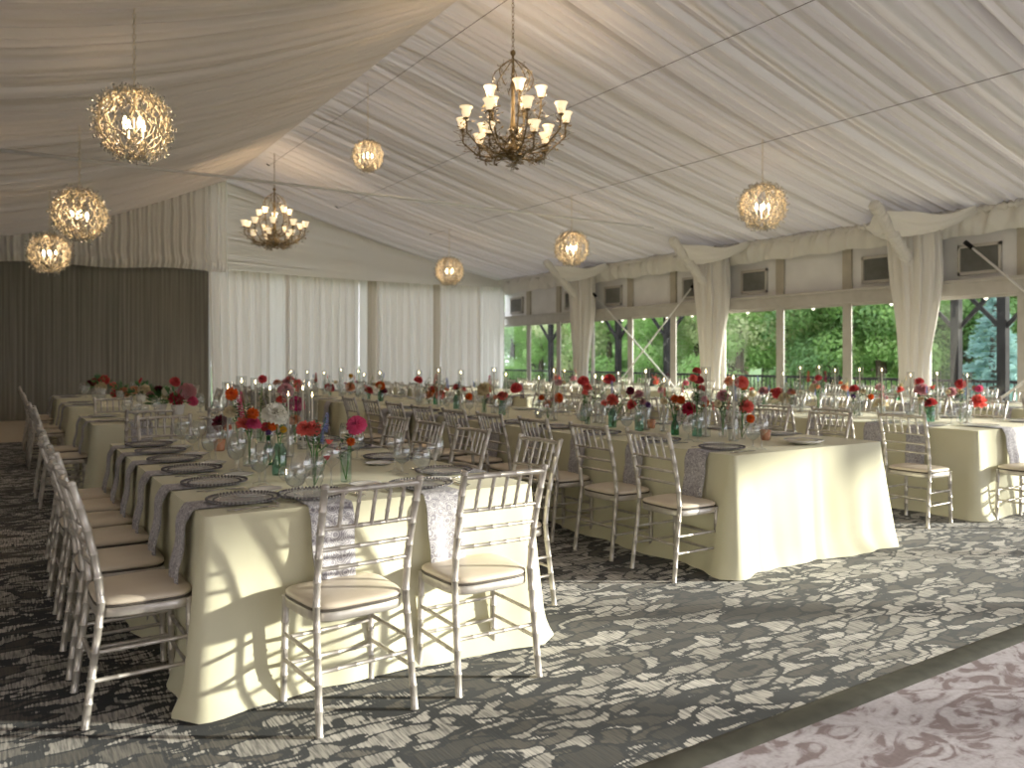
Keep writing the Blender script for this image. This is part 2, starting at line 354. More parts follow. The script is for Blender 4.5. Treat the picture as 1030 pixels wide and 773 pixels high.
# left wall (never in view) keeps that side shaded
mb = MB(); mb.box(2.0, XW+.3, Y0-.2, Y0-.05, 3.4, 6.0); mb.box(-3.75, 2.0, Y0-.2, Y0-.05, 0, 6.0); struct(mb.build('wall_front_blocker', M['wall'], smooth=False))  # unseen front wall, added and cut to limit daylight from behind the camera
mb = MB(); mb.box(-3.75, -3.6, Y0, YB, 0, 3.7); struct(mb.build('wall_left_unseen', M['wall'], smooth=False))
# back wall
mb = MB(); mb.box(-3.75, 4.4, YB+.02, YB+.14, 0, 6.0); struct(mb.build('wall_back', M['wall'], smooth=False))
# gathered gable fabric, right half, gathers fanning from the edge of the pelmet to the corner
def ctop(x): # top line of the back curtains
    s = (x-4.5)/8.4; return 3.56-.06*s-.07*math.sin(PI*s)
rr = [random.Random(9).uniform(0,1) for _ in range(400)]
def gab(u, v):
    x = XR-.02+(XW-XR)*u
    top = ZR-(ZR-ZE)*u+.1; bot = ctop(x)-.05
    t = v*38; i = min(399, int(t)); h = (.35+.65*rr[i])*(t-i)**1.3+(.9 if (t-i) < .12 else 0)
    return (x, YB-.05-.06*h*(1-.5*u), bot+(top-bot)*v)
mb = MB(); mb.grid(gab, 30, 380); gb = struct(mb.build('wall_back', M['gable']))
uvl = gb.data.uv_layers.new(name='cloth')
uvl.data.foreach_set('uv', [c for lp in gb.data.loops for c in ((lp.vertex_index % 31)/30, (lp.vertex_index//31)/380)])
# pelmet, left half: hangs with vertical gathers, puffed hem
def pel(u, v):
    x = -3.5+(XR-.0+3.5)*u
    top = left_z(x, NY)+.05 if x < XR else ZR; bot = 3.40+.10*u + .03*math.sin(x*2.3)
    z = bot+(top-bot)*v
    pl = .026*math.sin(x*36+1.6*math.sin(x*3))+.018*math.sin(x*61+2+math.sin(x*7))
    puff = .16*math.exp(-((z-bot-.16)/.14)**2)*(1+.3*math.sin(x*9))
    if v == 0: puff = 0
    return (x+.008*math.sin(z*6+x*3), YB-.36+1.5*pl*(1-.3*v)-puff, z)
mb = MB(); mb.grid(pel, 800, 26); tag(mb.build('pelmet', M['tan'] if 0 else M['drape']), 'gathered ivory pelmet with puffed hem above the dark pleated wall', 'drapery')
# dark pleated wall cloth
def dk(u, v):
    x = -3.5+(4.30+3.5)*u
    return (x, YB-.16+.0035*math.sin(x*62+math.sin(x*5))+.005*math.sin(x*23), 3.6*v)
mb = MB(); mb.grid(dk, 900, 3); tag(mb.build('pleated_curtain', M['dark']), 'dark taupe finely pleated curtain wall behind the far left tables', 'curtain')
# back curtains
cur = [(207,268,'drape','ivory curtain gathered at the edge of the dark pleated wall', .05),
       (268,288,'sheer','narrow sheer white curtain right of the leftmost ivory curtain', .012),
       (284,358,'drape','broad ivory pleated curtain above the left part of centre table', .05),
       (358,367,'sheer','narrowest sheer curtain strip, between the two broad ivory curtains', .012),
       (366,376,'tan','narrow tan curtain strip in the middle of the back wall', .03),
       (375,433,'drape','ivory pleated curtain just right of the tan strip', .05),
       (432,439,'tan','slim tan strip right of the middle ivory curtain', .02),
       (438,478,'drape','ivory pleated curtain beside the sheer one in the corner', .05),
       (477,503,'sheer','sheer white curtain in the corner next to the windows', .03)]
for i, (a, b, mm, lab, amp) in enumerate(cur):
    xa = onY(a, 300, YB)[0]; xb = onY(b, 300, YB)[0]; n = max(12, int((xb-xa)*60))
    r = random.Random(i); p1 = r.uniform(0, 6)
    def cf(u, v, xa=xa, xb=xb, amp=amp, p1=p1, i=i):
        x = xa+(xb-xa)*u; z = ctop(max(4.5, x))*v+.01
        k = 1-.45*v
        fl = .12*(1-v)*0
        pull = (-.10*math.sin(PI*v)*(1-u)) if i == 0 else 0
        return (x-pull*0+ (.10*(1-v)*(1-u) if i == 0 else 0), YB-.26+1.5*amp*k*math.sin(x*24+p1+1.4*math.sin(x*4.1))+amp*.4*math.sin(x*61)+(.03 if amp < .02 else 0), z)
    mb = MB(); mb.grid(cf, n, 10); tag(mb.build('curtain', M[mm]), lab, 'curtain')
# window wall
def wall_piece(y0, y1, z0, z1, x0=XW, x1=XW+.12): 
    mb = MB(); mb.box(x0, x1, y0, y1, z0, z1); return mb
ZS, ZH, ZL = .22, 2.37, 2.62
YS = POSTS[4]-.05
mb = MB(); mb.box(XW, XW+.12, Y0, YB, 0, ZS); mb.box(XW, XW+.12, YS, YB, ZL, 4.0); mb.box(XW, XW+.12, Y0, YS, 3.65, 4.0); struct(mb.build('wall_right', M['wall'], smooth=False))
mb = MB(); mb.box(XW-.10, XW+.10, YS, YB, ZH, ZL-.05); mb.box(XW-.16, XW+.10, YS, YB, ZL-.05, ZL); struct(mb.build('trim_2', M['frame'], smooth=False))
wn = 0; tn = 3
for bi in range(6):
    ya, yb = POSTS[bi+1], POSTS[bi]
    cuts = [ya, ya+1.47, ya+2.95, yb]
    for j in range(3):
        wn += 1
        ZH = 2.37 if wn <= 15 else {16: 3.4, 17: 3.4, 18: 2.72}[wn]  # heads of the out-of-view windows, heights shaped to steer the sunlight
        if bi > 3: mb = MB(); mb.box(XW, XW+.12, cuts[j], cuts[j+1], ZH, 3.65); struct(mb.build('wall_right', M['wall'], smooth=False))  # unseen header panels added to block sun above those heads
        a, b = cuts[j], cuts[j+1]
        mb = MB(); t = .06 if j else .05
        for (p, q, r, s) in ((a, a+t, ZS, ZH), (b-t, b, ZS, ZH), (a, b, ZS, ZS+.07), (a, b, ZH-.05, ZH)):
            mb.box(XW-.02, XW+.02, p, q, r, s)
        fr = struct(mb.build('window_%d' % wn, M['frame'], smooth=False))
        mb = MB(); mb.box(XW, XW+.005, a+t, b-t, ZS+.07, ZH-.05); mb.build('pane', M['window'], fr, smooth=False)
    if bi > 3: continue
    mb = MB()
    for c in cuts[1:3]: mb.box(XW-.05, XW, c-.09, c+.09, ZL, 3.6)
    struct(mb.build('trim_%d' % tn, M['tanpost'], smooth=False)); tn += 1
    mb = MB()
    for c in cuts[1:3]: mb.box(XW-.04, XW-.02, c-.09, c+.09, ZS, ZH)
    struct(mb.build('trim_%d' % tn, M['frame'], smooth=False)); tn += 1
bayname = ['farthest window bay', 'second window bay from the far corner', 'window bay left of the nearest visible drape', 'rightmost window bay', 'x', 'y']
for bi in range(4):
    ya, yb = POSTS[bi+1], POSTS[bi]
    for nm, c in (('near', ya+.85), ('far', yb-.85)):
        e = empty('wall_vent', (XW-.02, c, 2.70))
        mb = MB(); W = .33
        mb.box(-.03, .02, -W, W, 0, .05); mb.box(-.03, .02, -W, W, .43, .48); mb.box(-.03, .02, -W, -W+.04, 0, .48); mb.box(-.03, .02, W-.04, W, 0, .48)
        mb.build('frame', M['frame'], e, smooth=False)
        mb = MB(); mb.box(0, .015, -W+.04, W-.04, .05, .43)
        for k in range(22): yy = -W+.06+k*(2*W-.12)/21; mb.box(-.02, 0, yy-.006, yy+.006, .05, .43)
        mb.build('louvre', M['vent'], e, smooth=False)
        if bi > 3: tag(e, 'grey louvred vent above the windows, outside the right edge', 'vent', 'vents')
        else: tag(e, 'grey louvred wall vent, %s end of the %s' % (nm, bayname[bi]), 'vent', 'louvred vents above the windows')
# valance of gathered fabric along the eave
rv = [random.Random(77).uniform(0, 1) for _ in range(600)]
for bi in range(4):
    ya, yb = POSTS[bi+1], POSTS[bi]
    if bi == 0: yb = YB-.05
    def vf(u, v, ya=ya, yb=yb):
        y = ya+(yb-ya)*u; t = min(1, abs((y-ya))/.9, abs(yb-y)/.9)
        drop = .46+.10*(1-t)**2
        prof = .13*math.sin(PI*v)*(.8+.2*math.sin(y*3)) + .055*math.sin(y*14+3*v+2*math.sin(y*2.1))*math.sin(PI*v)+.02*math.sin(y*31+5*v)*math.sin(PI*v)
        w_ = .02*math.sin(y*37+v*9)
        return (XW-.12-prof-.05*v+w_*.5, y, 3.78-drop*(1-v)*(1+.04*math.sin(y*7)))
    mb = MB(); mb.grid(vf, 260, 12)
    # gathered roll at the top edge
    pts = []; rad = []
    n = 150
    for k in range(n+1):
        y = ya+(yb-ya)*k/n; pts.append((XW-.22, y, 3.68)); rad.append(.055+.022*math.sin(k*2.1)+.012*math.sin(k*.9))
    mb.tube(pts, rad, 7)
    o = mb.build('valance', M['drape'])
    tag(o, ['gathered ivory valance over the farthest window bay','gathered ivory valance above the second window bay','gathered ivory valance above the third window bay','swagged ivory valance at the right edge above the louvred vent','swagged ivory valance beyond the right edge'][bi], 'drapery', 'valances')
# leg drapes
pn = ['','farthest','middle','nearest','hidden','hidden']
for bi in range(1, 5):
    yp = POSTS[bi]
    e = empty('drape_column', (XW-.38, yp, 0))
    def cf(u, v):
        a = 2*PI*u; z = 3.45*v
        q_ = max(0, min(1, (z-1.0)/2.0)); s = .56+.44*q_*q_*(3-2*q_)
        r = (1+.13*math.sin(a*11+.8*math.sin(z*1.4))+.07*math.sin(a*19+z*.5)+.04*math.sin(a*31))*s
        return (.24*r*math.cos(a), .38*r*math.sin(a)+.02*math.sin(z*2), z+.005)
    mb = MB(); mb.grid(cf, 132, 26); mb.build('drape', M['drape'], e)
    pts = []; rad = []
    for k in range(121):
        t = k/120; pts.append((.02-1.15*t, 0, 2.78+1.02*t)); rad.append(.092*(1+.13*math.sin(k*1.35)+.07*math.sin(k*.41)))
    mb = MB(); mb.tube(pts, rad, 12); mb.build('brace_sleeve', M['drape'], e)
    for sgn in (-1, 1):   # swag of cloth between brace and valance
        def sw(u, v, sgn=sgn):
            x = .02-.95*u*(1-.1*v); y = sgn*(.10+.85*v)
            ztop = 3.62+.10*u
            z = ztop-.34*math.sin(PI*(1-u)**.8)*(1-v)**1.2+.035*math.sin(u*30+v*9)*(1-.5*v)-.10*math.sin(PI*v)
            return (x*(1-v)+(.14-.1*u)*v, y, z)
        mb = MB(); mb.grid(sw, 24, 14); mb.build('swag', M['drape'], e)
    tag(e, ['', 'farthest ivory drape column with sleeved brace between the windows', 'middle ivory drape column with sleeved brace between the windows', 'nearest widest ivory drape column with sleeved brace, tied in at middle', 'drape column beyond the right edge'][bi], 'drapery', 'drape columns')
# cross braces (white straps) in two bays
def strap(a, b, r, lab, nm='brace_strap', mm='white', hook=True):
    e = empty(nm, a); A = Vector(a); B = Vector(b)
    mb = MB(); mb.tube([(0,0,0), B-A], r, 6); mb.build('strap', M[mm], e)
    if hook:
        d = (B-A).normalized(); mb = MB(); mb.tube([(0,0,0), d*.16], r*1.9, 6); mb.build('turnbuckle', M['black'], e)
    tag(e, lab, 'brace'); return e
bx = XW-.26
for (yt, yl, k) in ((POSTS[2]+.55, POSTS[1]-.5, 1), (POSTS[1]-.35, POSTS[2]+.4, 2)):
    strap((bx, yt, 3.02), (bx+.02*k, yl, .05), .018, 'white diagonal brace %s leaning %s in front of the trees' % (('front strap', 'left') if k == 1 else ('rear strap', 'right')))
strap((bx, POSTS[3]-.75, 3.2), (bx, POSTS[4]+.45, .05), .02, 'white diagonal brace running down from beside the nearest drape column')
strap((bx-.05, POSTS[4]+.45, 3.0), (bx-.05, POSTS[3]-.75, .3), .02, 'white brace end rising at the right edge by window')
# outside: deck, railing, posts, lawn, trees
mb = MB(); mb.box(XW+.14, 17.2, -2, 40, -.35, -.12); struct(mb.build('deck', M['wood'], smooth=False))
M['grass'] = mat('lawn', (.08,.16,.04), .9); noisy(M['grass'], (.05,.12,.03), (.12,.22,.06), 1.2)
mb = MB(); mb.box(-60, 140, -80, 160, -.6, -.4); struct(mb.build('ground', M['grass'], smooth=False))
e = empty('railing', (17.0, 4, -.12))
mb = MB(); mb.box(-.04, .04, 0, 34, .98, 1.04); mb.box(-.03, .03, 0, 34, .1, .14); mb.build('rail', M['black'], e, smooth=False)
mb = MB()
for k in range(260): mb.box(-.01, .01, k*.13, k*.13+.02, .14, .98)
mb.build('baluster', M['black'], e, smooth=False)['kind'] = 'stuff'
tag(e, 'black deck railing outside the windows', 'railing')
PX = [(554, 16.2, 'leftmost'), (622, 15.6, 'second from left'), (671, 15.6, 'third from left'), (962, 15.2, 'fourth from left'), (1009, 15.2, 'rightmost')]
for px, X, nm in PX:
    y = onX(px, 300, X)[1]
    e = empty('pergola_post', (X, y, -.12)); h = 2.95
    mb = MB(); mb.box(-.075, .075, -.075, .075, 0, h); mb.build('post', M['black'], e, smooth=False)
    for s in (-1, 1):
        mb = MB(); mb.tube([(0, 0, h-.95), (0, s*.62, h-.28)], .05, 4); mb.build('brace', M['black'], e, smooth=False)
    tag(e, 'black timber post with two braces outside the glass, ' + nm, 'post', 'pergola posts outside')
mb = MB(); mb.box(15.1, 15.3, 1, 26, 2.83, 3.0); tag(mb.build('pergola_beam', M['black'], smooth=False), 'dark beam over the posts outside, above window head', 'beam')
e = empty('string_lights', (14.2, 9, 2.5))
mb = MB(); pts = [(0, -3+12*k/60, -.0+.10*math.cos(k*PI/6)) for k in range(61)]; mb.tube(pts, .008, 4); mb.build('wire', M['black'], e)
for k in range(14):
    mb = MB(); y = -2.8+k*.86; mb.lathe([(.001, -.19), (.035, -.16), (.042, -.12), (.02, -.07), (.015, 0)], 8, (0, y, .05)); mb.build('bulb', M['sbulb'], e)
tag(e, 'string of small round bulbs hanging outside behind the glass', 'lights')
def leafmat(n, a, b):
    m = mat(n, a, .6); noisy(m, a, b, .9, 4); 
    t = nd(m, 'ShaderNodeBsdfTranslucent'); t.inputs[0].default_value = (*b, 1); mx = nd(m, 'ShaderNodeMixShader'); mx.inputs[0].default_value = .5
    lk(m, bs(m).outputs[0], mx.inputs[1]); lk(m, t.outputs[0], mx.inputs[2]); lk(m, mx.outputs[0], m.node_tree.nodes['Material Output'].inputs[0]); return m
LM = {'dark': leafmat('dark_foliage', (.16,.30,.12), (.28,.44,.17)), 'mid': leafmat('mid_foliage', (.30,.52,.17), (.48,.68,.28)),
      'light': leafmat('light_foliage', (.55,.66,.32), (.76,.80,.52)), 'blue': leafmat('spruce_needles', (.22,.40,.38), (.38,.56,.54))}
M['bark'] = mat('bark', (.08,.06,.04), .9); noisy(M['bark'], (.05,.04,.03), (.12,.09,.06), 4)
def foliage_mesh(kind, seed, mt):
    r = random.Random(seed); mb = MB()
    blobs = []
    if kind == 'round':
        for _ in range(26):
            a = r.uniform(0, 2*PI); rad = r.uniform(.3, 2.0); z = r.uniform(.7, 6.2); 
            rad *= math.sin(PI*min(1, (z+1.2)/8.0))**.6
            blobs.append((rad*math.cos(a), rad*math.sin(a), z, r.uniform(.6, 1.1)))
        for bx_, by_, bz_, br in blobs:
            for _ in range(760):
                v = Vector((r.gauss(0,1), r.gauss(0,1), r.gauss(0,1))).normalized()*br*r.uniform(.65, 1.05); v.z *= .8
                c = Vector((bx_, by_, bz_))+v; n = (v.normalized()+Vector((r.uniform(-.6,.6), r.uniform(-.6,.6), r.uniform(-.2,.8)))).normalized()
                t = n.orthogonal().normalized(); t.rotate(Matrix.Rotation(r.uniform(0, 6.28), 3, n)); b = n.cross(t); s = r.uniform(.035, .085)
                mb.add([c-t*s-b*s*.5, c+t*s*.1-b*s*.7, c+t*s, c+t*s*.1+b*s*.7], [(0,1,2,3)])
    else:
        for k in range(26):
            z = .2+k*.17; R_ = 1.7*(1-k/27)
            for q in range(max(5, int(18*(1-k/27)))):
                a = r.uniform(0, 2*PI)
                for w_ in range(60):
                    f = r.uniform(.15, 1); c = Vector((R_*f*math.cos(a), R_*f*math.sin(a), z+.15*f-.25*f*f+r.uniform(-.06,.06)))
                    c += Vector((r.uniform(-.12,.12), r.uniform(-.12,.12), 0)); s = .09
                    d = Vector((math.cos(a)+r.uniform(-.7,.7), math.sin(a)+r.uniform(-.7,.7), r.uniform(-.3,.5))).normalized(); p = d.orthogonal()*.25
                    mb.add([c-p*s, c+d*s*1.5, c+p*s], [(0,1,2)])
    return mb.mesh('foliage', mt, smooth=False)
FM = {('round', 'mid'): foliage_mesh('round', 1, LM['mid']), ('round', 'dark'): foliage_mesh('round', 2, LM['dark']), ('round', 'light'): foliage_mesh('round', 3, LM['light']), ('spruce', 'blue'): foliage_mesh('spruce', 4, LM['blue'])}
tb = MB(); tb.tube([(0,0,0), (.05,0,1.2), (0,.05,2.5), (.1,0,5)], [.22,.17,.12,.04], 8); TM = tb.mesh('trunk', M['bark'])
def tree(x, y, kind, mk, sc_, rz, lab, grp):
    e = empty('tree', (x, y, -.4), rz); e.scale = (sc_,)*3
    place('foliage', FM[(kind, mk)], e); place('trunk', TM, e); tag(e, lab, 'tree', grp)
rt = random.Random(12)
front = [(515,'mid'),(545,'mid'),(575,'light'),(612,'mid'),(655,'mid'),(700,'light'),(745,'mid'),(790,'light'),(838,'dark'),(885,'mid'),(930,'mid'),(975,'dark'),(1030,'mid'),(1060,'dark')]
for i, (px, mk) in enumerate(front):
    X = 23+rt.uniform(-1, 1.5); y = onX(px, 300, X)[1]
    tree(X, y, 'round', mk, rt.uniform(.85, 1.05), rt.uniform(0, 6), '%s green leafy tree outside the windows, %s from the left in the front row' % ({'mid':'bright','light':'pale','dark':'dark'}[mk], od(i+1)), 'trees outside, front row')
for i in range(17):
    px = 500+i*34; X = 30+rt.uniform(-1.5, 1.5); y = onX(px, 300, X)[1]
    tree(X, y, 'round', 'dark' if i % 3 else 'mid', rt.uniform(1.25, 1.5), rt.uniform(0, 6), 'shaded tree outside behind the front row, %s from the left' % od(i+1), 'trees outside, back row')
for i in range(14):
    px = 495+i*42; X = 40+rt.uniform(-1.5, 1.5); y = onX(px, 300, X)[1]
    tree(X, y, 'round', 'dark', rt.uniform(1.7, 2.0), rt.uniform(0, 6), 'tall dark tree at the back of the garden, %s from the left' % od(i+1), 'trees outside, far row')
X = 20.3; y = onX(1000, 300, X)[1]; tree(X, y, 'spruce', 'blue', .72, 0, 'small blue spruce outside the rightmost window', None)
# ------------------------------------------------------------------ cables and tie rod
def cable(x, ya, yb, lab):
    e = empty('cable', (x, ya, zceil(x, ya)-.12)); z0 = zceil(x, ya)-.12
    mb = MB(); mb.tube([(0, 0, 0), (0, (yb-ya)/2, zceil(x, (ya+yb)/2)-.14-z0), (0, yb-ya, zceil(x, yb)-.12-z0)], .005, 5); mb.build('wire', M['steel'], e)
    mb = MB(); mb.tube([(0, 0, 0), (0, -.25, .03), (.05, -.4, .12)], .014, 5); mb.tube([(0, yb-ya, zceil(x, yb)-.12-z0), (.03, yb-ya+.35, zceil(x, yb)-z0)], .012, 5); mb.build('fitting', M['black'], e)
    tag(e, lab, 'cable')
cable(4.95, -4, 17.5, 'thin dark cable running under the ridge, carrying both bronze chandeliers')
cable(6.9, -2, 18.5, 'thin dark cable under the right slope, nearer the ridge')
cable(9.15, 0, 18.0, 'thin dark cable under the right slope carrying the right twig balls')
mb = MB(); mb.tube([(0, POSTS[2], 3.98), (XW-2, POSTS[2], 3.98)], .022, 8)
tag(mb.build('tie_rod', M['white']), 'slim white tie rod crossing the tent below the ceiling', 'rod')
# ------------------------------------------------------------------ lamps
def chain(mb, z0, z1):
    z = z0; k = 0
    while z < z1:
        a = (k % 2)*PI/2; pts = []
        for q in range(9):
            t = 2*PI*q/8; dx = .014*math.cos(t); pts.append((dx*math.cos(a), dx*math.sin(a), z+.028+.03*math.sin(t)))
        mb.tube(pts, .0035, 4, caps=False); z += .048; k += 1
def light_at(nm, parent, loc, en, r=.12, col=(1,.74,.48)):
    l = bpy.data.lights.new(nm, 'POINT'); l.energy = en; l.color = col; l.shadow_soft_size = r
    o = bpy.data.objects.new(nm, l); COL.objects.link(o); o.parent = parent; o.location = loc
def twig_ball(R_=.32, seed=1, fine=1):
    r = random.Random(seed); e = empty('twig_ball_pendant')
    mb = MB(); cry = MB()
    for k in range(38):
        a0 = 2*PI*k/38+r.uniform(-.1,.1); tw = r.uniform(-.9,.9); pts = []; rad = []
        n = 14
        for q in range(n+1):
            t = q/n; th = .12+t*(PI-.24); a = a0+tw*math.sin(PI*t*r.uniform(.9,1.1))*.6+.12*math.sin(q*1.7+k)
            rr_ = R_*(1+.05*math.sin(q*2.3+k*1.7)); pts.append((rr_*math.sin(th)*math.cos(a), rr_*math.sin(th)*math.sin(a), -rr_*math.cos(th))); rad.append(.0075)
        mb.tube(pts, rad, 4)
        for q in range(1, n):
            p = Vector(pts[q]); nrm = p.normalized()
            if r.random() < .85:
                d = (nrm*r.uniform(.2, .9)+Vector((r.uniform(-1,1), r.uniform(-1,1), r.uniform(-1,1)))).normalized()
                L = r.uniform(.03, .075); mb.tube([p, p+d*L*.6, p+d*L+Vector((0,0,.01))], [.005,.004,.002], 3)
                cry.octa(p+d*L, r.uniform(.009, .016))
            cry.octa(p+nrm*.015, r.uniform(.008, .014))
    mb.lathe([(.001,-.02), (.03,-.015), (.035,0), (.012,.03)], 8, (0,0,R_)); 
    mb.build('twig_globe', M['gold'], e); cry.build('crystals', M['crystal'], e, smooth=False)['kind'] = 'stuff'
    for k in range(4):
        a = k*PI/2+.4; c = (.09*math.cos(a), .09*math.sin(a), 0)
        m2 = MB(); m2.tube([(0,0,-.2), (c[0]*.6, c[1]*.6, -.17), (c[0], c[1], -.12), (c[0], c[1], -.05)], .009, 6); cs = m2.build('candle_sleeve', M['wax'], e)
        m3 = MB(); m3.lathe([(.001,-.05), (.012,-.045), (.020,-.01), (.014,.03), (.001,.06)], 8, c); m3.build('bulb', M['bulb'], cs)
    m4 = MB(); m4.tube([(0,0,-.22), (0,0,R_)], .007, 6); m4.build('rod', M['gold'], e)
    return e
balls = [(135,125,6.75,'largest twig globe pendant, top left of the hall'), (80,216,9.3,'twig globe pendant at the left, middle one of the left three'),
         (50,255,12.4,'lowest and farthest of the three left twig globe pendants'), (370,157,12.5,'small twig globe pendant near the ridge, between the chandeliers'),
         (767,208,11.3,'twig globe pendant nearest the windows on the right'), (575,250,15.1,'twig globe pendant left of the nearest right one'),
         (452,273,19.2,'farthest and smallest twig globe pendant near back curtains')]
proto = None
for i, (px, py, d, lab) in enumerate(balls):
    X, Y, Z = onD(px, py, d); s = [.90,.90,.90,.72,.96,.96,1.0][i]
    if proto is None: proto = twig_ball(); o = proto; copies_src = proto; KIDS.pop(proto.name, None)
    o = copy_tree(proto, (X, Y, Z), i*1.3, s) if i else proto
    if i == 0: proto.scale = (1,)*3
    tag(o, lab, 'pendant lamp', 'twig globe pendants')
    o['_i'] = i; balls[i] = (o, X, Y, Z, s)
balls[0][0].location = balls[0][1:4]; balls[0][0].scale = (balls[0][4],)*3
for o, X, Y, Z, s in balls:
    del o['_i']
    top = (zceil(X, Y)-Z)/s
    mb = MB(); chain(mb, .32, top); mb.build('chain', M['gold'], o)
    light_at('lamp_light', o, (0,0,0), LAMP, .08)
def chandelier():
    r = random.Random(4); e = empty('bronze_chandelier')
    mb = MB(); mb.lathe([(.001,0),(.03,.01),(.075,.05),(.10,.10),(.07,.16),(.03,.20),(.025,.30),(.05,.34),(.035,.40),(.022,.50),(.02,.80),(.035,.84),(.02,.90),(.014,1.18),(.03,1.2),(.03,1.23),(.005,1.25)], 12); mb.build('column', M['bronze'], e)
    lv = MB(); cr = MB()
    tiers = [(9, .60, .42, .15), (5, .30, .68, .30), (5, .40, .22, .05)]
    for ti, (n, R_, zt, z0) in enumerate(tiers):
        for k in range(n):
            a = 2*PI*(k+.3*ti)/n+.2; rr2 = R_*r.uniform(.93, 1.07); dz = r.uniform(-.03,.03)
            pts = []
            P0 = [(.03,z0), (rr2*.35, z0-.08), (rr2*.7, z0-.04), (rr2*.98, zt-.16), (rr2, zt)]
            for j in range(len(P0)-1):
                for q in range(4):
                    t = q/4; p, q2 = P0[j], P0[j+1]; pts.append((p[0]+(q2[0]-p[0])*t, p[1]+(q2[1]-p[1])*t))
            pts.append(P0[-1]); p3 = [(x*math.cos(a), x*math.sin(a), max(z,.03)+dz) for x, z in pts]
            m1 = MB(); m1.tube(p3, .009, 5)
            m1.lathe([(.001,-.02),(.03,-.01),(.035,.0),(.012,.015)], 8, p3[-1]); arm = m1.build('arm', M['bronze'], e)
            m2 = MB(); m2.lathe([(.022,.0),(.036,.015),(.045,.05),(.054,.09),(.074,.12),(.070,.12),(.048,.08),(.02,.012)], 14, p3[-1]); m2.build('lamp_shade', M['shade'], arm)
            m3 = MB(); m3.ball((p3[-1][0], p3[-1][1], p3[-1][2]+.06), .02, 8, 6); m3.build('bulb', M['bulb'], arm)
            for p in p3[2:]:
                for _ in range(4):
                    d = Vector((r.uniform(-1,1), r.uniform(-1,1), r.uniform(-.6,1))).normalized(); L = r.uniform(.04,.10); q = Vector(p)+d*L
                    lv.tube([p, q], [.004,.003], 3, caps=False)
                    if r.random() < .6:
                        t = d.orthogonal().normalized()*.014; lv.add([q-d*.01, q+d*.012+t, q+d*.045, q+d*.012-t], [(0,1,2,3)])
                    else: cr.octa(q, r.uniform(.006,.011))
    # crown of curled twigs round the top of the column
    for k in range(8):
        a = 2*PI*k/8; pts = [(.02*math.cos(a), .02*math.sin(a), 1.14)]
        for q in range(1, 9):
            t = q/8; rad = .03+.20*math.sin(t*PI*.75); pts.append((rad*math.cos(a+.5*t), rad*math.sin(a+.5*t), 1.14-.34*t))
        lv.tube(pts, .006, 4)
        for p in pts[2:]:
            for _ in range(2):
                d = Vector((r.uniform(-1,1), r.uniform(-1,1), r.uniform(-1,1))).normalized()*.045; lv.tube([p, Vector(p)+d], .003, 3); cr.octa(Vector(p)+d, .009)
    lv.build('leaf_sprays', M['bronze'], e)['kind'] = 'stuff'; cr.build('crystals', M['crystal'], e, smooth=False)['kind'] = 'stuff'
    return e
ch = chandelier()
X1, Yc1, Z1 = onD(516, 162, 8.94); ch.location = (X1, Yc1, Z1)
tag(ch, 'large bronze chandelier with upturned glowing glass shades, nearer one', 'chandelier', 'bronze chandeliers')
X2, Yc2, Z2 = onD(276, 249, 16.6)
ch2 = copy_tree(ch, (X2, Yc2, Z2), .7, 1.0); tag(ch2, 'smaller-looking bronze chandelier with glass shades above far left, farther one', 'chandelier', 'bronze chandeliers')
for o in (ch, ch2):
    mb = MB(); chain(mb, 1.24, zceil(o.location.x, o.location.y)-o.location.z-.1); mb.build('chain', M['bronze'], o)
    for k in range(4):
        a = k*PI/2; light_at('lamp_light', o, (.42*math.cos(a), .42*math.sin(a), .72), LAMP*.8, .1)
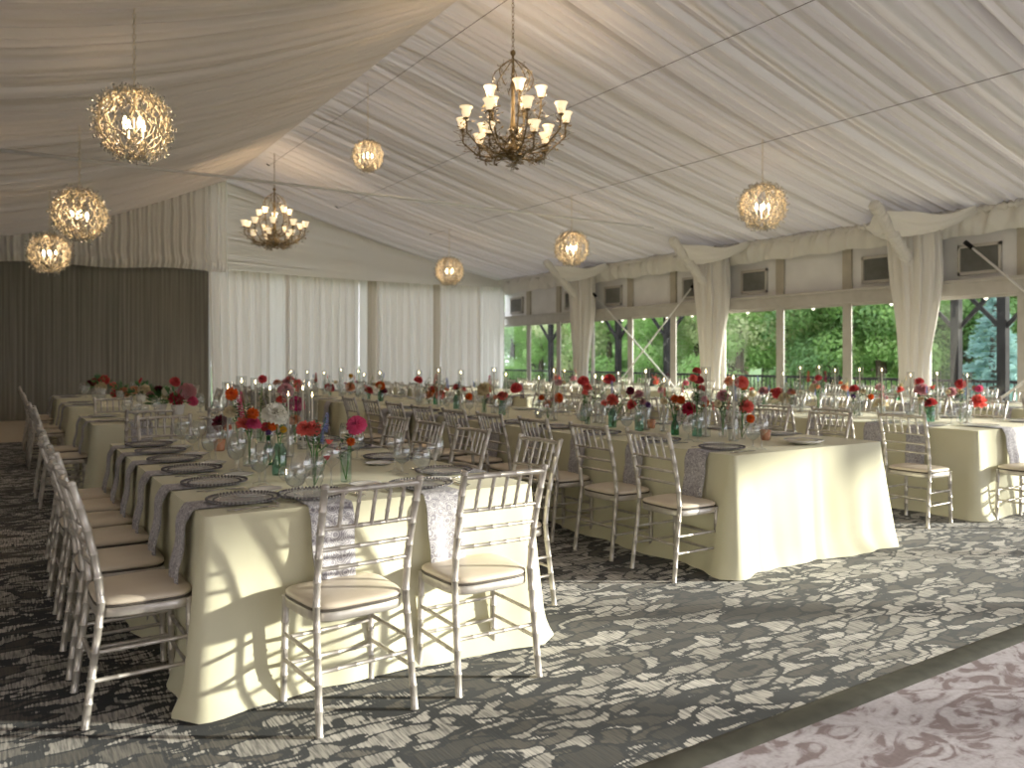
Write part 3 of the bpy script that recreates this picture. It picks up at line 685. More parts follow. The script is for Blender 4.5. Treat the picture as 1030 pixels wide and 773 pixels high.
# ------------------------------------------------------------------ chairs
SEAT = .45
def chair_parts(detail=True):
    out = []
    def bam(mb, pts, r, gap=.085):
        if detail: mb.bamboo(pts, r, gap)
        else: mb.tube(pts, r, 5)
    for s in (-1, 1):
        mb = MB(); pts = [(s*.197,-.218,0),(s*.193,-.200,.15),(s*.189,-.178,.32),(s*.186,-.162,.45),(s*.187,-.178,.60),(s*.190,-.215,.76),(s*.194,-.262,.915)]
        bam(mb, pts, .0145, .09)
        mb.ball((s*.194,-.263,.917), .0165, 8, 5, .6); out.append(('back_post', mb, 'silver'))
        mb = MB(); bam(mb, [(s*.192,.160,0),(s*.186,.150,.43)], .0145, .11); out.append(('leg', mb, 'silver'))
    def yb(z):
        P = [(.45,-.162),(.60,-.178),(.76,-.215),(.915,-.262)]
        for (a, b), (c, d) in zip(P, P[1:]):
            if z <= c: return b+(d-b)*(z-a)/(c-a)
        return P[-1][1]
    def rail(z, r, nm):
        mb = MB(); pts = [(-.188+.376*k/6, yb(z)-.022*math.sin(PI*k/6), z+(.004*math.sin(PI*k/6))) for k in range(7)]
        bam(mb, pts, r, .075); out.append((nm, mb, 'silver'))
    rail(.897, .0115, 'top_rail'); rail(.752, .0085, 'cross_rail'); rail(.672, .0085, 'cross_rail'); rail(.597, .0085, 'cross_rail')
    for k in range(5):
        x = -.125+.0625*k; c = .022*math.sin(PI*(x+.188)/.376)
        mb = MB(); bam(mb, [(x, yb(.752)-c, .752), (x, yb(.83)-c, .83), (x, yb(.897)-c, .897)], .0075, .05); out.append(('spindle', mb, 'silver'))
    for s in (-1, 1):
        for z in (.17, .275):
            mb = MB(); y0_ = -.192+.1*(z-.15); bam(mb, [(s*.190,y0_,z),(s*.190,.153,z)], .0085, .09); out.append(('stretcher', mb, 'silver'))
    for z in (.15, .255):
        mb = MB(); bam(mb, [(-.19,.153,z),(.19,.153,z)], .0085, .08); out.append(('stretcher', mb, 'silver'))
    mb = MB(); bam(mb, [(-.19,-.183,.22),(.19,-.183,.22)], .0085, .08); out.append(('stretcher', mb, 'silver'))
    def outline(g, n=32):
        pts = []
        for k in range(n):
            a = 2*PI*k/n; c, s = math.cos(a), math.sin(a)
            x = abs(c)**.42*(1 if c > 0 else -1)*(.200+.0*s)+0; y = abs(s)**.42*(1 if s > 0 else -1)*.178
            x *= 1+.06*(y/.178); pts.append((x*g, y*g-.002))
        return pts
    def slab(zs):
        mb = MB(); n = 32; vs = []
        for g, z in zs: vs += [(x, y, z) for x, y in outline(g, n)]
        m_ = len(zs); fs = [(i*n+k, i*n+(k+1)%n, (i+1)*n+(k+1)%n, (i+1)*n+k) for i in range(m_-1) for k in range(n)]
        fs += [tuple(reversed(range(n))), tuple(range((m_-1)*n, m_*n))]; mb.add(vs, fs); return mb
    out.append(('seat_frame', slab([(.93,.395),(.99,.395),(1.0,.40),(1.0,.428),(.98,.432)]), 'silver'))
    out.append(('seat_edge', slab([(.985,.431),(1.0,.434),(1.0,.439),(.98,.441)]), 'piping'))
    out.append(('seat_cushion', slab([(.97,.440),(.995,.445),(.995,.452),(.97,.459),(.88,.465),(.6,.471),(.3,.473),(.1,.474)]), 'cushion'))
    return out
def make_chair():
    e = empty('chiavari_chair')
    for nm, mb, mm in chair_parts(): mb.build(nm, M[mm], e)
    return e
CH = None; CHLOW = None
def chair(x, y, rz, lab, grp, far=False):
    global CH, CHLOW
    j = random.Random(int(x*977+y*131)); x += j.uniform(-.012,.012); y += j.uniform(-.012,.012); rz += j.uniform(-.035,.035)
    if far:
        if CHLOW is None:
            mb = MB(); order = ['silver','cushion','piping']
            for nm, m1, mm in chair_parts(False):
                mb.cur = order.index(mm); mb.add(m1.v, m1.f)
            CHLOW = mb.mesh('chiavari_chair', [M[k] for k in order])
        o = place('chiavari_chair', CHLOW, None, (x, y, 0), rz)
    elif CH is None: CH = make_chair(); CH.location = (x, y, 0); CH.rotation_euler[2] = rz; o = CH
    else: o = copy_tree(CH, (x, y, 0), rz)
    tag(o, lab, 'chair', grp)
# ------------------------------------------------------------------ tablecloths
def cloth(x0, x1, y0, y1, lab, seed=1, h=.76, dense=.035, corner=.07, seam=None):
    r = random.Random(seed); per = []; cr = .02
    def side(a, b, nrm):
        L = math.hypot(b[0]-a[0], b[1]-a[1]); n = int(L/dense)
        for k in range(n): t = k/n; per.append((a[0]+(b[0]-a[0])*t, a[1]+(b[1]-a[1])*t, nrm, L*t, L))
    side((x0,y0),(x1,y0),(0,-1)); side((x1,y0),(x1,y1),(1,0)); side((x1,y1),(x0,y1),(0,1)); side((x0,y1),(x0,y0),(-1,0))
    n = len(per); K = 18; vs = []; p = [r.uniform(0, 6.28) for _ in range(8)]
    for k in range(K+1):
        t = (k/K); z = h-(h-.006)*t
        for (x, y, nr, s, L) in per:
            dc = min(s, L-s); ends = 1 if s < L/2 else -1
            g = math.exp(-(dc/.17)**2)
            tan = (-nr[1], nr[0])
            per_s = s+(x0+y0)*3
            fold = (.016*math.sin(per_s*5.1+p[0])+.011*math.sin(per_s*9.3+p[1])+.007*math.sin(per_s*17+p[2]))*t**1.2
            deep = .020*t*math.sin(min(dc, .5)*26)*math.exp(-(dc/.22)**2)
            if seam and nr == (0,-1): fold += .012*t**.3*math.exp(-((s-seam)/.018)**2)
            pool = .055*max(0, (t-.82)/.18)**2*(1+.8*math.sin(per_s*3.3+p[3])+.5*math.sin(per_s*7.7+p[4]))
            off = .004+.03*t+fold+.004*math.sin(per_s*31+p[5]+z*3)*t+deep+corner*.62*t**1.15*g+pool*.7
            away = -ends*corner*.62*t**1.15*g*math.exp(-(dc/.11)**2)
            sg = 1
            X_ = x+nr[0]*off+tan[0]*away; Y_ = y+nr[1]*off+tan[1]*away
            vs.append((X_, Y_, max(.004, z-.004*0)))
    fs = [(i*n+k, i*n+(k+1)%n, (i+1)*n+(k+1)%n, (i+1)*n+k) for i in range(K) for k in range(n)]
    fs = [tuple(reversed(f)) for f in fs]
    mb = MB(); mb.add(vs, fs)
    mb.add([(x0,y0,h),(x1,y0,h),(x1,y1,h),(x0,y1,h)], [])
    # top surface as grid (a few soft creases)
    nx = max(2, int((x1-x0)/.1)); ny = max(2, int((y1-y0)/.1))
    mb.grid(lambda u, v: (x0-.004+(x1-x0+.008)*u, y0-.004+(y1-y0+.008)*v, h), nx, ny)
    o = mb.build('tablecloth', M['cloth']); 
    tag(o, lab, 'tablecloth', 'pale yellow tablecloths'); return o
TH = .76
# ------------------------------------------------------------------ tableware (one mesh each, shared)
def glass_mesh(kind):
    mb = MB()
    if kind == 'wine': pr = [(.036,0),(.035,.003),(.008,.010),(.0045,.03),(.0045,.09),(.012,.10),(.036,.118),(.045,.145),(.046,.165),(.040,.195),(.034,.215)]
    else: pr = [(.034,0),(.033,.003),(.008,.009),(.005,.02),(.005,.05),(.014,.058),(.037,.075),(.046,.10),(.047,.12),(.043,.145),(.038,.16)]
    mb.lathe(pr, 18); m = mb.mesh('glass_bowl', M['glass'])
    m2 = MB()
    if kind != 'wine': m2.lathe([(.001,.060),(.014,.060),(.036,.077),(.0445,.10),(.0445,.112),(.001,.112)], 16)
    return m, (m2.mesh('water', M['water']) if kind != 'wine' else None)
GW, _ = glass_mesh('wine'); GG, GWAT = glass_mesh('goblet')
mb = MB(); mb.lathe([(.001,.004),(.10,.004),(.118,.007),(.150,.012),(.154,.014),(.150,.016),(.117,.011),(.10,.008),(.001,.008)], 40); CHG = mb.mesh('charger', M['chargerglass'])
mb = MB()
for k in range(56):
    a = 2*PI*k/56; mb.ball((.150*math.cos(a), .150*math.sin(a), .016), .0062, 6, 4)
for k in range(48):
    a = 2*PI*k/48; mb.ball((.122*math.cos(a), .122*math.sin(a), .012), .0042, 4, 3)
BEAD = mb.mesh('beaded_rim', M['bead'])
mb = MB(); mb.lathe([(.001,.004),(.05,.003),(.07,.010),(.078,.014),(.07,.012),(.05,.006),(.001,.006)], 24); SP = mb.mesh('side_plate', M['china'])
def cutlery(kind):
    mb = MB()
    def strip(pts):   # (y, half width, z)
        vs = []
        for y, w_, z in pts: vs += [(-w_, y, z), (w_, y, z), (w_, y, z+.002), (-w_, y, z+.002)]
        n = len(pts); fs = [(i*4+k, i*4+(k+1)%4, (i+1)*4+(k+1)%4, (i+1)*4+k) for i in range(n-1) for k in range(4)]
        fs += [(3,2,1,0), tuple(range(4*n-4, 4*n))]; mb.add(vs, fs)
    if kind == 'knife': strip([(-.105,.006,.001),(-.08,.008,.002),(0,.004,.003),(.01,.009,.003),(.07,.010,.002),(.105,.003,.001)])
    elif kind == 'fork':
        strip([(-.095,.008,.001),(-.05,.004,.004),(.03,.003,.006),(.045,.011,.004),(.055,.012,.003)])
        for k in range(4): x = -.0095+.0063*k; mb.tube([(x,.054,.004),(x,.078,.004),(x,.095,.009)], [.0017,.0015,.0008], 4)
    else:
        strip([(-.09,.008,.001),(-.05,.004,.004),(.04,.003,.006)])
        mb.grid(lambda u, v: (.018*math.sin(PI*v)**.7*(u*2-1), .04+.055*v, .006-.004*math.sin(PI*v)*(1-(u*2-1)**2)), 6, 8)
    return mb.mesh(kind, M['chrome'])
CUT = {k: cutlery(k) for k in ('knife', 'fork', 'spoon')}
def napkin_mesh(edge, hang):
    # local +y points from the table edge inward; origin on the table top under the charger
    mb = MB(); w_ = .095; L1 = edge
    path = []
    for k in range(7): path.append((.10-(L1+.10)*k/6, .0015))
    path.append((-L1-.012, -.004)); path.append((-L1-.020, -.020))
    for k in range(1, 13): path.append((-L1-.030-.042*(k/12)-.004*math.sin(k), -.02-(hang-.02)*k/12))
    n = len(path)
    def f(u, v):
        i = round(v*(n-1)); y, z = path[i]; hf = max(0, (i-8)/12)
        x = (u*2-1)*w_*(1-.10*hf)
        bulge = .010*math.sin(u*PI*3)*hf
        return (x, y-bulge-.004*hf, z+ (.001 if i < 8 else 0))
    mb.grid(f, 12, n-1); o = len(mb.v); 
    mb.grid(lambda u, v: tuple(Vector(f(u, v))+Vector((0, -.004 if round(v*(n-1)) > 7 else 0, .003 if round(v*(n-1)) <= 8 else 0))), 12, n-1)
    return mb.mesh('napkin', M['napkin'])
NAP = napkin_mesh(.212, .36)
def setting(cx, cy, rz, where, det=2):
    """cx,cy: charger centre; rz: +y local points to the table middle"""
    j = random.Random(int(cx*1013+cy*317))
    ca, sa = math.cos(rz), math.sin(rz)
    def P(x, y): return (cx+x*ca-y*sa, cy+x*sa+y*ca, TH)
    def put(nm, me, x, y, lab, cat, grp, dz=.001, ra=0):
        p = P(x+j.uniform(-.008,.008), y+j.uniform(-.008,.008)); o = place(nm, me, None, (p[0], p[1], p[2]+dz), rz+ra+j.uniform(-.05,.05)); tag(o, lab, cat, grp); return o
    o = place('napkin', NAP, None, (*P(0, 0)[:2], TH+.001), rz); tag(o, 'paisley napkin hanging over the edge, '+where, 'napkin', 'hanging paisley napkins')
    o = place('charger_plate', CHG, None, (*P(0, 0)[:2], TH+.004), rz); tag(o, 'beaded glass charger plate, '+where, 'plate', 'beaded charger plates')
    if det > 1: place('beaded_rim', BEAD, o)
    g = place('wine_glass', GW, None, (*P(.17+j.uniform(-.02,.02), .20)[:2], TH+.002), 0); tag(g, 'taller clear wine glass, '+where, 'glass', 'tall wine glasses')
    g = place('water_goblet', GG, None, (*P(.085+j.uniform(-.02,.02), .19+j.uniform(-.02,.03))[:2], TH+.002), 0); tag(g, 'lower round water goblet, '+where, 'glass', 'round water goblets')
    place('water', GWAT, g)
    if det > 1:
        put('fork', CUT['fork'], -.19, 0, 'silver fork beside the charger, '+where, 'fork', 'forks')
        put('knife', CUT['knife'], .185, -.01, 'silver knife beside the charger, '+where, 'knife', 'knives')
        put('spoon', CUT['spoon'], .21, 0, 'silver spoon beside the knife, '+where, 'spoon', 'spoons')
        put('side_plate', SP, -.22, .16, 'small white side plate, '+where, 'plate', 'small side plates')
# ------------------------------------------------------------------ tables, chairs and settings
def row(xb, ys, rz, who, side, far=False, grp=None):
    for i, y in enumerate(ys):
        chair(xb, y, rz, 'silver chair, %s side of %s, %s from front' % (side, who, od(i+1)), grp or 'chairs along the tables', far)
def srow(x, ys, rz, who, side, det):
    for i, y in enumerate(ys): setting(x, y, rz, '%s side of %s, %s from front' % (side, who, od(i+1)), det)
R_, L_ = -PI/2, PI/2      # chair facing +X / -X
# T1 nearest
cloth(.67, 2.20, 3.25, 6.38, 'pale yellow floor-length tablecloth on the nearest table at left', 1)
c1l = [3.53, 4.08, 4.62, 5.13, 5.62, 6.10]
row(.475, c1l, R_, 'nearest table', 'left')
c1r = [3.80, 4.55, 5.20, 5.75]
row(2.38, c1r, L_, 'nearest table', 'right')
chair(1.17, 3.035, .09, 'silver chair at the front end of nearest table, left of the two', 'chairs at the table ends')
chair(1.77, 3.035, -.02, 'silver chair at the front end of nearest table, right of the two', 'chairs at the table ends')
chair(1.10, 6.60, PI, 'silver chair at the far end of nearest table, left one', 'chairs at the table ends')
chair(1.75, 6.60, PI, 'silver chair at the far end of nearest table, right one', 'chairs at the table ends')
srow(.88, [y-.03 for y in c1l], R_, 'nearest table', 'left', 2)
srow(2.0, [3.78, 4.5, 5.17, 5.75], L_, 'nearest table', 'right', 2)
for x, nm in ((1.17, 'left'), (1.70, 'right')):
    setting(x, 3.45, 0, 'front end of nearest table, %s place' % nm, 2)
# T0 rows behind
def lt(y0, y1, nm, far):
    cloth(.72, 2.3, y0, y1, 'pale yellow tablecloth on the %s' % nm, int(y0*10), dense=.06)
    n = max(1, int((y1-y0)/.7)); ys = [y0+.42+.68*k for k in range(n)]
    row(.52, ys, R_, nm, 'left', far); row(2.5, ys, L_, nm, 'right', True)
    srow(.92, ys, R_, nm, 'left', 1); srow(2.1, ys, L_, nm, 'right', 1)
lt(8.2, 9.75, 'second left table', False); lt(11.2, 12.6, 'third left table', True); lt(13.6, 15.0, 'last left table', True)
for k, x in enumerate((1.12, 1.82)):
    chair(x, 7.98, 0, 'silver chair at the front end of second left table, %s one' % ('left','right')[k], 'chairs at the table ends')
    setting(x, 8.40, 0, 'front end of second left table, %s place' % ('left','right')[k], 1)
chair(1.12, 9.98, PI, 'silver chair at the far end of second left table', 'chairs at the table ends')
# T2 centre
cloth(3.90, 5.47, 3.47, 9.5, 'pale yellow floor-length tablecloth on the centre table with sunlit front', 5, corner=.12, seam=.82)
c2 = [3.76, 4.36, 5.03, 5.66, 6.30, 6.95, 7.58, 8.20, 8.85]
row(3.685, c2, R_, 'centre table', 'left'); 
c2r = [4.25, 4.86, 5.47, 6.08, 6.7, 7.3, 7.9, 8.5]
row(5.70, c2r, L_, 'centre table', 'right', True)
srow(4.11, c2, R_, 'centre table', 'left', 2); srow(5.26, c2r, L_, 'centre table', 'right', 1)
cloth(3.90, 5.47, 10.4, 15.6, 'pale yellow tablecloth on the rear centre table', 6, dense=.07)
f2 = [10.8+.65*k for k in range(7)]
row(3.685, f2, R_, 'rear centre table', 'left', True); row(5.70, f2, L_, 'rear centre table', 'right', True)
srow(4.11, f2, R_, 'rear centre table', 'left', 1); srow(5.26, f2, L_, 'rear centre table', 'right', 1)
# T3 right
cloth(6.95, 8.5, 3.53, 9.5, 'pale yellow floor-length tablecloth on the right table', 7)
c3 = [3.78, 4.45, 5.08, 5.70, 6.33, 6.96, 7.58, 8.20, 8.82]
row(6.52, c3[:1], R_, 'right table', 'left')
for i, y in enumerate(c3[1:]): chair(6.68, y+.12, R_, 'silver chair, left side of right table, %s from front' % od(i+2), 'chairs along the tables', i > 1)
row(8.73, c3, L_, 'right table', 'right', True)
srow(7.15, [c3[0]+.25]+c3[1:], R_, 'right table', 'left', 1); srow(8.3, c3, L_, 'right table', 'right', 1)
chair(7.32, 3.30, 0, 'silver chair cut by the right photo edge, at the front of right table', 'chairs at the table ends')
setting(7.42, 3.73, 0, 'front end of right table', 1)
cloth(6.95, 8.5, 10.4, 15.6, 'pale yellow tablecloth on the rear right table', 8, dense=.07)
row(6.73, f2, R_, 'rear right table', 'left', True); row(8.73, f2, L_, 'rear right table', 'right', True)
srow(7.15, f2, R_, 'rear right table', 'left', 1)
# T4 by the windows
cloth(10.35, 11.85, 3.9, 9.6, 'pale yellow tablecloth on the window table', 9, dense=.07)
c4 = [4.3+.62*k for k in range(8)]
row(10.13, c4, R_, 'window table', 'left', True); row(12.07, c4, L_, 'window table', 'right', True)
srow(10.55, c4, R_, 'window table', 'left', 1); srow(11.65, c4, L_, 'window table', 'right', 1)
cloth(10.35, 11.85, 10.6, 16.0, 'pale yellow tablecloth on the rear window table', 10, dense=.07)
f4 = [11.0+.65*k for k in range(7)]
row(10.13, f4, R_, 'rear window table', 'left', True); row(12.07, f4, L_, 'rear window table', 'right', True)
# ------------------------------------------------------------------ flowers, vases, candles
CC = {'red': (222,84,90), 'coral': (244,128,118), 'pink': (238,100,150), 'magenta': (204,50,116), 'orange': (236,112,30), 'burgundy': (110,20,48),
      'cream': (240,228,196), 'white': (250,247,236), 'peach': (240,176,140), 'dusty pink': (224,170,178), 'blue': (172,186,236), 'purple': (120,84,150), 'crimson': (206,40,84), 'yellow': (232,186,60)}
PM = {}
def petal(c):
    if c not in PM:
        a = lin(CC[c]); m = fabric(c.replace(' ', '_')+'_petal', a, .4, .6); noisy(m, tuple(v*.82 for v in a), tuple(min(1, v*1.12+.01) for v in a), 30); PM[c] = m
    return PM[c]
BM = {}
def bloom(kind, c):
    if (kind, c) in BM: return BM[(kind, c)]
    r = random.Random(hash(kind) % 7 if 0 else len(kind)*7+len(c)); mb = MB()
    def pet(base, az, el, L, W, cup):
        d = Vector((math.cos(az)*math.cos(el), math.sin(az)*math.cos(el), math.sin(el))); s = Vector((-math.sin(az), math.cos(az), 0)); up = d.cross(s)*-1
        B = Vector(base)
        def f(u, v): 
            w_ = W*math.sin(PI*(.12+.80*v))**.8*(u*2-1)
            return B+d*(L*v)+s*w_+up*(cup*L*(v*v*.6+(u*2-1)**2*.35))
        mb.grid(lambda u, v: tuple(f(u, v)), 2, 3)
    if kind == 'dahlia' or kind == 'carnation':
        lay = 6 if kind == 'dahlia' else 5
        for q in range(lay):
            t = q/(lay-1); n = int(6+9*t)
            for k in range(n): pet((0,0,.0), 2*PI*k/n+q*.4+r.uniform(-.1,.1), 1.35-1.75*t+r.uniform(-.12,.12), (.75+.25*t), (.20 if kind == 'dahlia' else .26), .28 if kind == 'dahlia' else -.1+r.uniform(-.2,.2))
    elif kind == 'rose' or kind == 'peony':
        for q in range(6):
            t = q/5; n = 5+q
            for k in range(n): pet((0,0,-.15*t), 2*PI*k/n+q*.55, 1.45-1.25*t, .75+.25*t, .34+.12*t, .55)
    elif kind == 'tulip':
        for q in range(2):
            for k in range(3): pet((0,0,-.5), 2*PI*k/3+q*PI/3, 1.15, 1.5, .48, .35)
    elif kind == 'stock':
        for k in range(34):
            z = -1.6+3.2*k/34; a = k*2.4; rr_ = .50*(1-.55*max(0, k/34-.3)); c0 = (rr_*.5*math.cos(a), rr_*.5*math.sin(a), z)
            for q in range(5): pet(c0, a+(q-2)*.75, .3+.35*(q % 2), .38*(1-.4*k/34), .17, .2)
    BM[(kind, c)] = mb.mesh('bloom', petal(c)); return BM[(kind, c)]
def vase_mesh(kind):
    mb = MB()
    P = {'bottle': [(.001,0),(.030,0),(.033,.01),(.033,.07),(.026,.10),(.013,.125),(.012,.16),(.016,.165)],
         'jar': [(.001,0),(.036,0),(.038,.01),(.038,.13),(.030,.145),(.022,.155),(.024,.165)],
         'bulb': [(.001,0),(.022,0),(.030,.01),(.044,.04),(.046,.06),(.034,.09),(.020,.11),(.022,.125),(.036,.15)],
         'cylinder': [(.001,0),(.026,0),(.027,.01),(.027,.15)]}[kind]
    mb.lathe(P, 18); return mb
VM = {}
VK = [('bottle', 'green', 'green glass bottle'), ('jar', 'teal', 'teal ribbed glass jar'), ('bulb', 'glass', 'clear rounded glass vase'), ('cylinder', 'aqua', 'pale aqua glass cylinder'), ('bottle', 'glass', 'clear glass bud bottle'), ('jar', 'glass', 'clear glass jar')]
VSEEN = {}
def vase(k, x, y, tname, near=''):
    kd, mm, desc = VK[k]
    if (kd, mm) not in VM: VM[(kd, mm)] = vase_mesh(kd).mesh('vase', M[mm])
    VSEEN[tname] = VSEEN.get(tname, 0)+1
    o = place('bud_vase', VM[(kd, mm)], None, (x, y, TH+.002)); tag(o, '%s %s on %s' % (desc, near, tname), 'vase', 'bud vases'); return desc
LEAF = None
def leaf_mesh():
    mb = MB(); r = random.Random(5)
    for k in range(7):
        a = k*2.4; z = .02+.018*k; d = Vector((math.cos(a), math.sin(a), .6)).normalized(); s = Vector((-math.sin(a), math.cos(a), 0)); L = .05+r.uniform(0,.02)
        mb.grid(lambda u, v: tuple(Vector((0,0,z))+d*L*v+s*(u*2-1)*.010*math.sin(PI*(.08+.9*v))+Vector((0,0,-.02*v*v))), 2, 4)
    return mb.mesh('leaves', M['leafy'])
def flower(bx_, by_, x, y, z, kind, c, size, lab, leaves=True):
    global LEAF
    if LEAF is None: LEAF = leaf_mesh()
    e = empty('cut_flower', (bx_, by_, TH+.012)); b = place('bloom', bloom(kind, c), e, (x-bx_, y-by_, z-TH-.012))
    b.scale = (size,)*3
    if kind in ('stock','tulip'): b.rotation_euler = (random.uniform(-.2,.2), random.uniform(-.2,.2), 0)
    else: b.rotation_euler = Vector((-.55*x/math.hypot(x, y)+random.uniform(-.45,.45), -.55*y/math.hypot(x, y)+random.uniform(-.45,.45), .8)).to_track_quat('Z', 'Y').to_euler()
    top = Vector((x-bx_, y-by_, z-TH-.012-(size*.3 if kind != 'stock' else -size*.9))); mb = MB()
    mid = Vector((top.x*.25, top.y*.25, max(.16, top.z*.55))) if top.z > .2 else top*.5
    mb.tube([(0,0,0), mid, top], .0028, 5); mb.build('stem', M['stem'], e)
    if leaves and top.z > .12:
        l = place('leaves', LEAF, e, tuple(mid)); l.rotation_euler[2] = x*50
    tag(e, lab, 'flower', 'cut flowers in vases')
    return e
def clampy(X, y):
    segs = {4: [(3.6, 9.4), (10.5, 15.5)], 7: [(3.65, 9.4), (10.5, 15.5)], 1: [(4.0, 9.5), (10.7, 15.9)]}[4 if X < 6 else 7 if X < 9 else 1]
    return min((max(a, min(b, y)) for a, b in segs), key=lambda v: abs(v-y))
def flowers_on(XC, lst, tname, spread=.16):
    """lst of (px, py, kind, colour, px radius) on the table whose middle line is XC"""
    lst = sorted(lst); cur_ = None; n = 0
    order = {}
    for i, (px, py, kind, c, pr) in enumerate(lst):
        X = XC+random.Random(i*7+int(px)).uniform(-spread, spread)
        _, Y, Z = onX(px, py, X); Y = clampy(X, Y); d = X*Fx+Y*Fy; size = .98*pr*d/FP
        if cur_ is None or math.hypot(X-cur_[0], Y-cur_[1]) > .30 or cur_[2] >= 3:
            k = (i*5+int(px)) % 6; n += 1
            desc = vase(k, X, Y, tname, 'with %s %s, %s from far end,' % (c, kind if kind != 'stock' else 'stock', od(n)) ); cur_ = [X, Y, 0]
            rf = random.Random(int(px*3)); fc = rf.choice(('dusty pink','cream','peach','white','purple'))
            flower(X, Y, X+rf.uniform(-.09,.09), Y+rf.uniform(-.09,.09), max(TH+.2, min(Z-.08, TH+.30)), 'dahlia', fc, .028, 'small %s filler bloom, low, %s vase from far end of %s' % (fc, od(n), tname))
            fc2 = rf.choice(('cream','orange','dusty pink','coral','peach'))
            flower(X, Y, X+rf.uniform(-.10,.10), Y+rf.uniform(-.10,.10), max(TH+.22, Z-rf.uniform(.02,.10)), 'carnation', fc2, .034, '%s carnation in the %s vase from far end of %s' % (fc2, od(n), tname))
            flower(X, Y, X+rf.uniform(-.11,.11), Y+rf.uniform(-.11,.11), TH+rf.uniform(.2,.38), 'stock', rf.choice(('blue','coral','cream')), .022, 'small flower spike beside the %s vase from far end of %s' % (od(n), tname))
        cur_[2] += 1
        Z = max(Z, TH+.14)
        flower(cur_[0], cur_[1], X, Y, Z, kind, c, size, '%s %s bloom, %s flower from far end of %s' % (c, kind, od(i+1), tname))
t2 = [(587,383,'rose','red',6),(591,390,'rose','coral',5),(613,381,'rose','red',6),(616,390,'stock','blue',4),(616,402,'carnation','coral',7),(562,400,'dahlia','orange',6),(551,406,'dahlia','peach',5),
      (634,393,'dahlia','burgundy',5),(643,397,'carnation','dusty pink',6),(635,407,'rose','red',5),(679,401,'dahlia','orange',5),(685,402,'dahlia','orange',5),(693,411,'carnation','crimson',8),
      (701,373,'rose','red',4.5),(703,382,'rose','red',5),(705,391,'rose','red',4.5),(704,399,'peony','white',8),(709,405,'dahlia','orange',5),(746,384,'rose','coral',7),(733,383,'dahlia','peach',6),(739,396,'stock','blue',5),
      (727,398,'carnation','dusty pink',7),(751,409,'carnation','coral',8),(755,421,'dahlia','orange',5),(519,390,'rose','red',6),(525,393,'stock','purple',5),(505,398,'rose','coral',5),
      (443,397,'carnation','coral',6),(450,386,'stock','blue',3.5),(459,389,'dahlia','red',4),(472,399,'dahlia','orange',4.5),(487,391,'peony','cream',8),(493,385,'stock','crimson',4.5)]
flowers_on(4.69, t2, 'centre table')
t2b = [(332,392,'rose','red',5),(353,378,'dahlia','yellow',3),(352,389,'rose','peach',5),(371,393,'rose','red',4.5),(388,388,'rose','orange',5),(395,394,'dahlia','burgundy',4),(421,382,'rose','red',4.5),(428,382,'stock','coral',4),
       (427,391,'dahlia','orange',4.5),(418,396,'rose','peach',4.5),(318,380,'stock','red',3),(299,388,'rose','coral',5),(286,385,'rose','dusty pink',5),(265,379,'dahlia','red',4),(274,392,'rose','peach',4)]
flowers_on(4.69, t2b, 'rear centre table')
t3 = [(782,395,'rose','red',6),(789,400,'peony','cream',6),(796,394,'rose','dusty pink',4),(813,379,'stock','coral',3.5),(823,380,'dahlia','red',4),(830,379,'stock','magenta',3.5),(820,390,'peony','cream',6),(859,391,'rose','red',5),
      (876,399,'dahlia','orange',3.5),(885,390,'carnation','dusty pink',5),(886,407,'peony','cream',7),(925,384,'carnation','red',5),(927,392,'carnation','dusty pink',8),(938,390,'tulip','coral',3),(936,405,'rose','red',6),
      (957,394,'rose','dusty pink',5),(966,386,'dahlia','red',6),(984,404,'carnation','coral',9),(768,393,'rose','dusty pink',5),(757,396,'rose','cream',4),(665,392,'rose','dusty pink',4),(575,385,'rose','dusty pink',4)]
flowers_on(7.72, t3, 'right table')
t4 = [(560,383,'rose','coral',4),(577,386,'rose','dusty pink',3.5),(660,386,'rose','coral',3),(690,388,'rose','pink',3),(850,390,'rose','peach',4),(905,392,'rose','coral',4),(985,391,'rose','pink',4)]
flowers_on(11.1, t4, 'window table')
# nearest table: placed one by one
def spot(px, py): return floorpt(px, py, TH)
def grp(px, py, k, fl, note):
    X, Y, d = spot(px, py); desc = vase(k, X, Y, 'nearest table', note)
    for i, (fx, fy, kind, c, pr, lab) in enumerate(fl):
        x, y, z = onD(fx, fy, d); flower(X, Y, x, y, z, kind, c, pr*d/FP, lab)
grp(270, 468, 0, [(267,429,'rose','red',5,'small red rose in the dark green bottle, nearest table'),(274,428,'dahlia','orange',6,'orange red dahlia above dark green bottle, nearest table'),(270,435,'carnation','purple',4,'pale purple filler bloom in the green bottle, nearest table')], 'behind the teal jar')
grp(281, 478, 1, [(277,416,'peony','white',13,'large creamy white peony standing in the teal jar'),(285,432,'dahlia','yellow',4,'small yellow bloom low in the teal jar')], 'in front of the green bottle')
grp(316, 492, 2, [(306,431,'carnation','coral',9,'coral pink carnation left of its twin in the rounded vase'),(315,431,'carnation','coral',9,'coral pink carnation right of its twin in the rounded vase'),(328,425,'stock','blue',6,'tall pale blue hyacinth leaning over the rounded vase'),(324,440,'stock','blue',4.5,'lower pale blue hyacinth spike in the rounded vase'),(331,445,'tulip','coral',4,'coral tulip bud at the right of the rounded vase'),(329,461,'tulip','red',3.5,'drooping red tulip bud, low right of the rounded vase')], 'with carnations, right of middle')
grp(348, 485, 3, [(358,427,'rose','pink',10,'bright pink rose leaning far right over nearest table'),(353,444,'dahlia','orange',5,'small orange bloom under the bright pink rose'),(340,452,'carnation','peach',3,'tiny peach filler bloom in the square aqua vase')], 'nearest the right chair')
